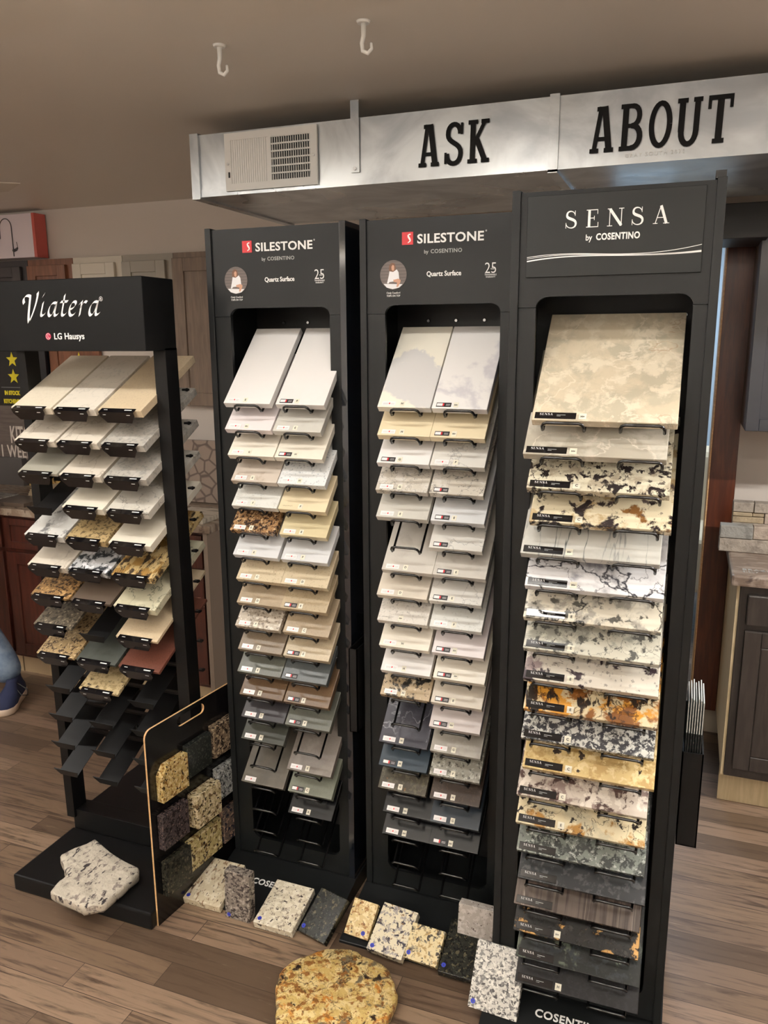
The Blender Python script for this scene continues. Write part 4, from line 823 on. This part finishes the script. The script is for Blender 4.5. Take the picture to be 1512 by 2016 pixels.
# star poster
sp2 = empty('star_poster', (-3.62, 3.51, 1.35), 'black poster with yellow stars above yellow IN STOCK lettering', 'poster')
W(sp2, MB().box(-3.86, -3.44, 3.518, 3.530, 1.350, 2.02, 0, .001), 'panel', mat('poster_black', (24, 22, 22), .5))
M_YEL = mat('yellow_print', (232, 214, 40), .5)
def star(cx, cz, r, y):
    b = MB(); P_ = [(cx+(r if i % 2 == 0 else r*.42)*math.sin(PI*i/5), cz+(r if i % 2 == 0 else r*.42)*math.cos(PI*i/5)) for i in range(10)]
    c0 = b.bm.verts.new((cx, y-.001, cz)); vs = [b.bm.verts.new((a, y-.001, c)) for a, c in P_]; vb = [b.bm.verts.new((a, y, c)) for a, c in P_]
    for i in range(10):
        k = (i+1) % 10; b.bm.faces.new((c0, vs[i], vs[k])); b.bm.faces.new((vs[i], vb[i], vb[k], vs[k]))
    return b
for i in range(4): W(sp2, star(-3.552+.006*i*0, 1.508+.093*i, .043, 3.5175), 'star', M_YEL)
text('lettering', 'IN STOCK', .030, M_YEL, sp2, -3.575, 3.5170, 1.407, bold=.0022, sx=.8)
text('lettering', 'KITCHENS', .030, M_YEL, sp2, -3.585, 3.5170, 1.360, bold=.0022, sx=.8)
W(sp2, MB().box(-3.65, -3.47, 3.5165, 3.5175, 1.447, 1.449), 'rule', M_GREY)
tag(MB().box(-3.43, -3.30, 3.50, 3.53, 1.30, 2.02, 0, .001).build('standing_board', mat('blue_black', (22, 25, 32), .35)), 'narrow blue-black panel beside the star poster', 'panel')
bp_ = empty('caramel_door', (-3.29, 3.50, 1.30), 'caramel brown sample door with a yellow star on it', 'door')
b = MB(); shaker(b, -3.29, -2.95, 1.30, 1.93, 3.54, .055); W(bp_, b, 'panel', M_BROWN)
W(bp_, star(-3.085+.0, 1.60, .043, 3.519), 'star', M_YEL)
# row of sample fronts along the top
TOPS = [(-3.86, -3.375, M_DGREY, 'dark grey'), (-3.372, -3.072, M_BROWN, 'caramel brown'), (-3.069, -2.757, M_WDOOR, 'creamy white'), (-2.754, -2.449, M_GREIGE, 'greige')]
for x0, x1, m_, nm in TOPS:
    c = empty('cabinet_front_sample', (x0, 3.54, 1.94), nm+' drawer front sample mounted high on the back wall', 'door sample', 'drawer front samples on the back wall')
    W(c, MB().box(x0, x1, 3.515, 3.545, 1.94, 2.127, 0, .001), 'back_plate', m_)
    b = MB(); shaker(b, x0+.005, x1-.040, 1.945, 2.095, 3.514, .055); W(c, b, 'drawer_front', m_)
b = empty('tall_door_sample', (-2.447, 3.54, 1.37), 'tall taupe shaker door sample beside the left tall rack', 'door sample')
mb = MB(); shaker(mb, -2.447, -2.02, 1.375, 2.10, 3.515, .065); W(b, mb, 'door', M_TAUPE)
W(b, MB().box(-2.447, -2.02, 3.515, 3.545, 1.375, 2.127), 'back_plate', M_TAUPE)
# decorative relief tile board
def relief():
    m = mat('relief_tile', (132, 116, 104), .5); b = m.node_tree.nodes['Principled BSDF']; v_ = coords(m, rnd=False)
    vo = N(m, 'ShaderNodeTexVoronoi', feature='DISTANCE_TO_EDGE'); vo.inputs['Scale'].default_value = 16; L(m, v_, vo.inputs['Vector'])
    L(m, mixc(m, smooth(m, vo.outputs[0], .02, .12), lin((96, 82, 74)), lin((146, 130, 118))), b.inputs['Base Color']); return m
tb = MB(); tb.box(-2.62, -2.17, 3.38, 3.40, .90, 1.215, 0, .002); o = tb.build('relief_tile', relief()); tag(o, 'brown tile panel with swirling relief leaning on back worktop', 'tile')
# faucet sign
fs = empty('faucet_sign', (-3.5, 3.45, 2.13), 'white sign with a tall faucet picture and red edge, top left', 'sign')
W(fs, MB().box(-3.90, -3.268, 3.46, 3.54, 2.135, 2.355, 0, .001), 'panel', mat('sign_white', (226, 214, 220), .25))
W(fs, MB().box(-3.268, -3.250, 3.46, 3.54, 2.135, 2.355), 'edge_strip', mat('red_edge', (196, 92, 82), .35))
b = MB(); fx = -3.405
b.tube([(fx, 3.4575, 2.143), (fx, 3.4575, 2.29)]+[(fx-.040+.040*math.cos(a), 3.4575, 2.29+.045*math.sin(a)) for a in [PI*i/12 for i in range(13)]]+[(fx-.083, 3.4575, 2.235)], .0022, n=6)
b.tube([(fx, 3.4575, 2.172), (fx+.02, 3.4575, 2.176), (fx+.030, 3.4575, 2.186)], [.008, .007, .004], n=8); b.tube([(fx+.030, 3.4575, 2.186), (fx+.026, 3.4575, 2.215)], .0012, n=6); W(fs, b, 'faucet_picture', mat('faucet_grey', (70, 66, 70), .3))

# ---------------------------------------------------------------- right side
rp = MB().box(.104, .203, 3.500, 3.532, .118, 2.06, 0, .001); rp.box(.099, .104, 3.500, 3.533, .118, 2.06, 1)
tag(rp.build('wood_panel', [M_RWOOD, M_EDGE]), 'tall reddish brown wood panel between right rack and dark cabinets', 'panel')
tag(MB().box(-.10, .215, 3.10, 3.40, 2.03, 2.145, 0, .002).build('wall_box', mat('box_black', (14, 13, 15), .45)), 'black box mounted high behind the right rack', 'box')
cb = empty('base_cabinet', (.205, 2.92, 0), 'dark espresso base cabinet with pale side at the right edge', 'cabinet')
W(cb, MB().box(.215, .90, 2.935, 3.53, .135, .862), 'body', M_ESP)
W(cb, MB().box(.205, .2145, 2.925, 3.53, .135, .862), 'side_panel', M_BIRCH)
W(cb, MB().box(.205, .90, 2.985, 3.0, 0, .134), 'toe_kick', M_BIRCH)
W(cb, MB().box(.216, .90, 2.920, 2.936, .137, .861), 'face_frame', M_ESP)
def raised(mb, x0, x1, z0, z1, y):
    mb.box(x0, x1, y-.012, y, z0, z1, 0, .004); mb.box(x0+.055, x1-.055, y-.016, y-.010, z0+.055, z1-.055, 0, .005)
b = MB(); b.box(.240, .560, 2.900, 2.9195, .722, .832, 0, .005); W(cb, b, 'drawer', M_ESP)
b = MB(); raised(b, .240, .560, .175, .700, 2.9195)
for q in ((.240, .295, .175, .700), (.505, .560, .175, .700), (.295, .505, .175, .230), (.295, .505, .645, .700)): b.box(q[0], q[1], 2.902, 2.909, q[2], q[3], 0, .002, 1)
W(cb, b, 'door', M_ESP)
ct = empty('worktop', (.18, 2.89, .863), 'brown laminate worktop with engraved letters on the dark cabinet', 'worktop')
W(ct, MB().box(.182, .92, 2.888, 3.53, .8635, .903, 0, .008), 'slab', stone('laminate_top', (120, 104, 92), [('n', (150, 136, 124), 12, .5, .1, (1, 4, 1)), ('n', (84, 72, 66), 20, .58, .1)], .3))
text('lettering', 'BRAZILIAN', .028, M_GREY, ct, .218, 2.965, .9034, rot=(0, 0, 0), align='LEFT', space=1.15)
text('lettering', 'SISLT', .020, M_GREY, ct, .218, 2.938, .9034, rot=(0, 0, 0), align='LEFT', space=1.15)
M_LEDG = [stone('ledge%d' % i, c, [('n', tuple(int(v_*.85) for v_ in c), 20, .5, .15)], .7, .6) for i, c in enumerate(((160, 150, 138), (170, 156, 142), (150, 148, 142), (166, 150, 124)))]
led = empty('ledger_stone', (.15, 3.2, .903), 'stacked ledger stone sample in beige blocks on the right worktop', 'tile')
BL = [(.148, .60, .9035, .955, 3.215, 0, 3.27), (.148, .262, .957, 1.005, 3.212, 2, 3.27), (.2635, .60, .957, 1.005, 3.218, 1, 3.27), (.190, .300, 1.007, 1.030, 3.275, 3, 3.33), (.190, .258, 1.032, 1.046, 3.272, 3, 3.33), (.2600, .300, 1.032, 1.046, 3.276, 3, 3.33), (.302, .60, 1.007, 1.046, 3.272, 1, 3.33), (.190, .262, 1.048, 1.085, 3.274, 0, 3.33), (.2635, .60, 1.048, 1.085, 3.270, 0, 3.33)]
for x0, x1, z0, z1, yy, mi, ye in BL: W(led, MB().box(x0, x1, yy, ye, z0, z1, 0, .002, 1), 'stone_block', M_LEDG[mi])
W(led, MB().box(.192, .60, 3.331, 3.34, .9035, 1.08), 'backing', M_LEDG[0]); W(led, MB().box(.192, .60, 3.27, 3.331, .9035, 1.0065), 'backing', M_LEDG[0])
uc = empty('wall_cabinet', (.2, 3.2, 1.36), 'dark espresso wall cabinet at the upper right edge', 'cabinet')
W(uc, MB().box(.202, .80, 3.222, 3.53, 1.365, 2.13, 0, .001), 'body', wood('cab_side', (92, 78, 68), (104, 90, 80), .4, VG))
b = MB(); shaker(b, .202, .52, 1.365, 2.10, 3.221, .045); W(uc, b, 'door', mat('charcoal_door', (58, 60, 66), .3))
W(uc, MB().box(.190, .80, 3.20, 3.53, 2.1305, 2.155, 0, .004), 'cornice', M_DGREY)
# seen through the doorway
ch = empty('covered_chair', (-.2, 4.9, 0), 'cream covered armchair in the blue room beyond doorway', 'chair')
W(ch, MB().box(-.55, .25, 4.6, 5.3, .30, .62, 0, .05, 4), 'seat', mat('cream_cloth', (206, 192, 166), .9)); W(ch, MB().box(-.55, .25, 5.1, 5.35, .5, 1.05, 0, .08, 4), 'backrest', bpy.data.materials['cream_cloth'])
for x in (-.5, .16):
    for yy in (4.65, 5.2): W(ch, MB().box(x, x+.04, yy, yy+.04, 0, .31), 'leg', M_ESP)

# ---------------------------------------------------------------- person at the left edge
pr = empty('person', (-3.0, 2.72, 0), 'person in blue jeans and navy sneakers standing by the cabinets', 'person')
M_JEAN = mat('denim', (92, 110, 134), .85); b_ = M_JEAN.node_tree.nodes['Principled BSDF']; vj = coords(M_JEAN, rnd=False)
L(M_JEAN, mixc(M_JEAN, smooth(M_JEAN, noise(M_JEAN, vj, 14, 5), .35, .7), lin((84, 102, 128)), lin((128, 146, 166))), b_.inputs['Base Color'])
M_SHIRT = mat('grey_shirt', (96, 98, 104), .8); M_FLESH = mat('skin', (196, 150, 124), .5); M_HAIRP = mat('brown_hair', (60, 44, 34), .6)
def skin(name, verts, edges, radii, m, parent, sub=2, root=0):
    me = bpy.data.meshes.new(name); me.from_pydata([Vector(v_)-parent.location for v_ in verts], edges, []); o = bpy.data.objects.new(name, me); COL.objects.link(o); o.parent = parent
    me.materials.append(m); md = o.modifiers.new('skin', 'SKIN'); md.use_smooth_shade = True
    for i, r in enumerate(radii):
        r = r if isinstance(r, tuple) else (r, r); me.skin_vertices[0].data[i].radius = r; me.skin_vertices[0].data[i].use_root = (i == root)
    s = o.modifiers.new('sub', 'SUBSURF'); s.levels = sub; s.render_levels = sub
    dg = bpy.context.evaluated_depsgraph_get(); dg.update(); m2 = bpy.data.meshes.new_from_object(o.evaluated_get(dg)); o.modifiers.clear(); o.data = m2
    for f in m2.polygons: f.use_smooth = True
    return o
hx, hy = -3.50, 2.78
bv = [(hx,hy,.92),(hx,hy,1.10),(hx,hy,1.32),(hx,hy,1.46),(hx,hy-.01,1.54),(hx,hy-.02,1.64),(hx,hy-.01,1.73),
      (hx+.10,hy,.86),(hx+.29,hy-.05,.48),(-2.975,2.745,.09),(hx-.10,hy,.86),(hx-.13,hy,.48),(hx-.15,hy+.05,.09),
      (hx+.17,hy,1.42),(hx+.23,hy,1.12),(hx+.22,hy-.12,.90),(hx-.17,hy,1.42),(hx-.23,hy,1.12),(hx-.22,hy-.12,.90)]
be = [(0,1),(1,2),(2,3),(3,4),(4,5),(5,6),(0,7),(7,8),(8,9),(0,10),(10,11),(11,12),(3,13),(13,14),(14,15),(3,16),(16,17),(17,18)]
skin('body', bv, be, [.14,(.15,.11),(.17,.12),(.12,.09),.055,(.085,.10),(.08,.095),.085,.058,.040,.085,.058,.040,.055,.042,.030,.055,.042,.030], M_FLESH, pr)
skin('jeans', [(hx,hy,.96),(hx,hy,.88),(hx+.10,hy,.80),(hx+.27,hy-.05,.48),(-3.04,2.755,.20),(-2.965,2.735,.085),(hx-.10,hy,.80),(hx-.125,hy,.48),(hx-.145,hy+.05,.20),(hx-.15,hy+.05,.085)],
     [(0,1),(1,2),(2,3),(3,4),(4,5),(1,6),(6,7),(7,8),(8,9)], [(.175,.13),(.17,.13),.105,.078,.070,(.078,.085),.105,.078,.070,.075], M_JEAN, pr)
skin('shirt', [(hx,hy,.95),(hx,hy,1.15),(hx,hy,1.33),(hx,hy,1.46),(hx+.17,hy,1.43),(hx+.23,hy,1.18),(hx-.17,hy,1.43),(hx-.23,hy,1.18)], [(0,1),(1,2),(2,3),(3,4),(4,5),(3,6),(6,7)], [(.18,.14),(.175,.13),(.19,.14),(.11,.09),.072,.062,.072,.062], M_SHIRT, pr)
skin('hair', [(hx,hy+.02,1.70),(hx,hy+.01,1.77)], [(0,1)], [(.09,.10),(.075,.085)], M_HAIRP, pr)
for i, (ax, ay, sgn) in enumerate((( -2.955, 2.735, 1), (hx-.15, hy+.05, 0))):
    # sneaker: toe points toward the viewer
    d_ = Vector((.45, -.9, 0)).normalized() if sgn else Vector((-.1, -1, 0)).normalized(); s_ = Vector((-d_.y, d_.x, 0))
    def Pt(a, b, z): q = Vector((ax, ay, 0))+d_*a+s_*b; return (q.x, q.y, z)
    outl = [(-.085,.0),(-.078,.028),(-.03,.036),(.05,.038),(.11,.048),(.155,.044),(.182,.024),(.188,0),(.182,-.024),(.155,-.044),(.11,-.048),(.05,-.040),(-.03,-.036),(-.078,-.028)]
    bm = bmesh.new(); rings = []
    prof = [(1.0,.0),(1.05,.008),(1.04,.026),(1.0,.032)]
    R0 = [[bm.verts.new(Pt(.05+(a-.05)*s, b_2*s, z)) for a, b_2 in outl] for s, z in prof]
    for A, B in zip(R0, R0[1:]):
        for j in range(len(outl)): bm.faces.new((A[j], B[j], B[(j+1) % len(outl)], A[(j+1) % len(outl)]))
    bm.faces.new(R0[0]); bm.faces.new(R0[-1][::-1]); bmesh.ops.recalc_face_normals(bm, faces=bm.faces)
    mb = MB(); mb.bm.free(); mb.bm = bm; sh = W(pr, mb, 'shoe_sole', mat('sole_white_%d' % i, (206, 184, 164), .6), True)
    bm = bmesh.new(); R1 = []
    for s, z, sh_ in ((.97, .030, 0), (.96, .045, 0), (.86, .062, -.008), (.66, .078, -.028), (.48, .095, -.050), (.42, .115, -.055)):
        R1.append([bm.verts.new(Pt(.05+(a-.05)*s+sh_, b_2*min(1, s*1.12), z+(.0 if a < .05 else -.1*(s < .9)*0))) for a, b_2 in outl])
    for A, B in zip(R1, R1[1:]):
        for j in range(len(outl)): bm.faces.new((A[j], B[j], B[(j+1) % len(outl)], A[(j+1) % len(outl)]))
    bm.faces.new(R1[-1][::-1]); bmesh.ops.recalc_face_normals(bm, faces=bm.faces)
    mb = MB(); mb.bm.free(); mb.bm = bm; up = W(pr, mb, 'shoe_upper', mat('navy_knit_%d' % i, (26, 34, 66), .8), True)
    if sgn:
        mb = MB(); mb.tube([Pt(.02, -.02, .10), Pt(.03, .03, .095), Pt(.045, .075, .07), Pt(.075, .085, .055), Pt(.085, .06, .06), Pt(.05, .02, .085)], .0025, n=6); mb.build('shoelace', M_INK, up, off=pr.location)
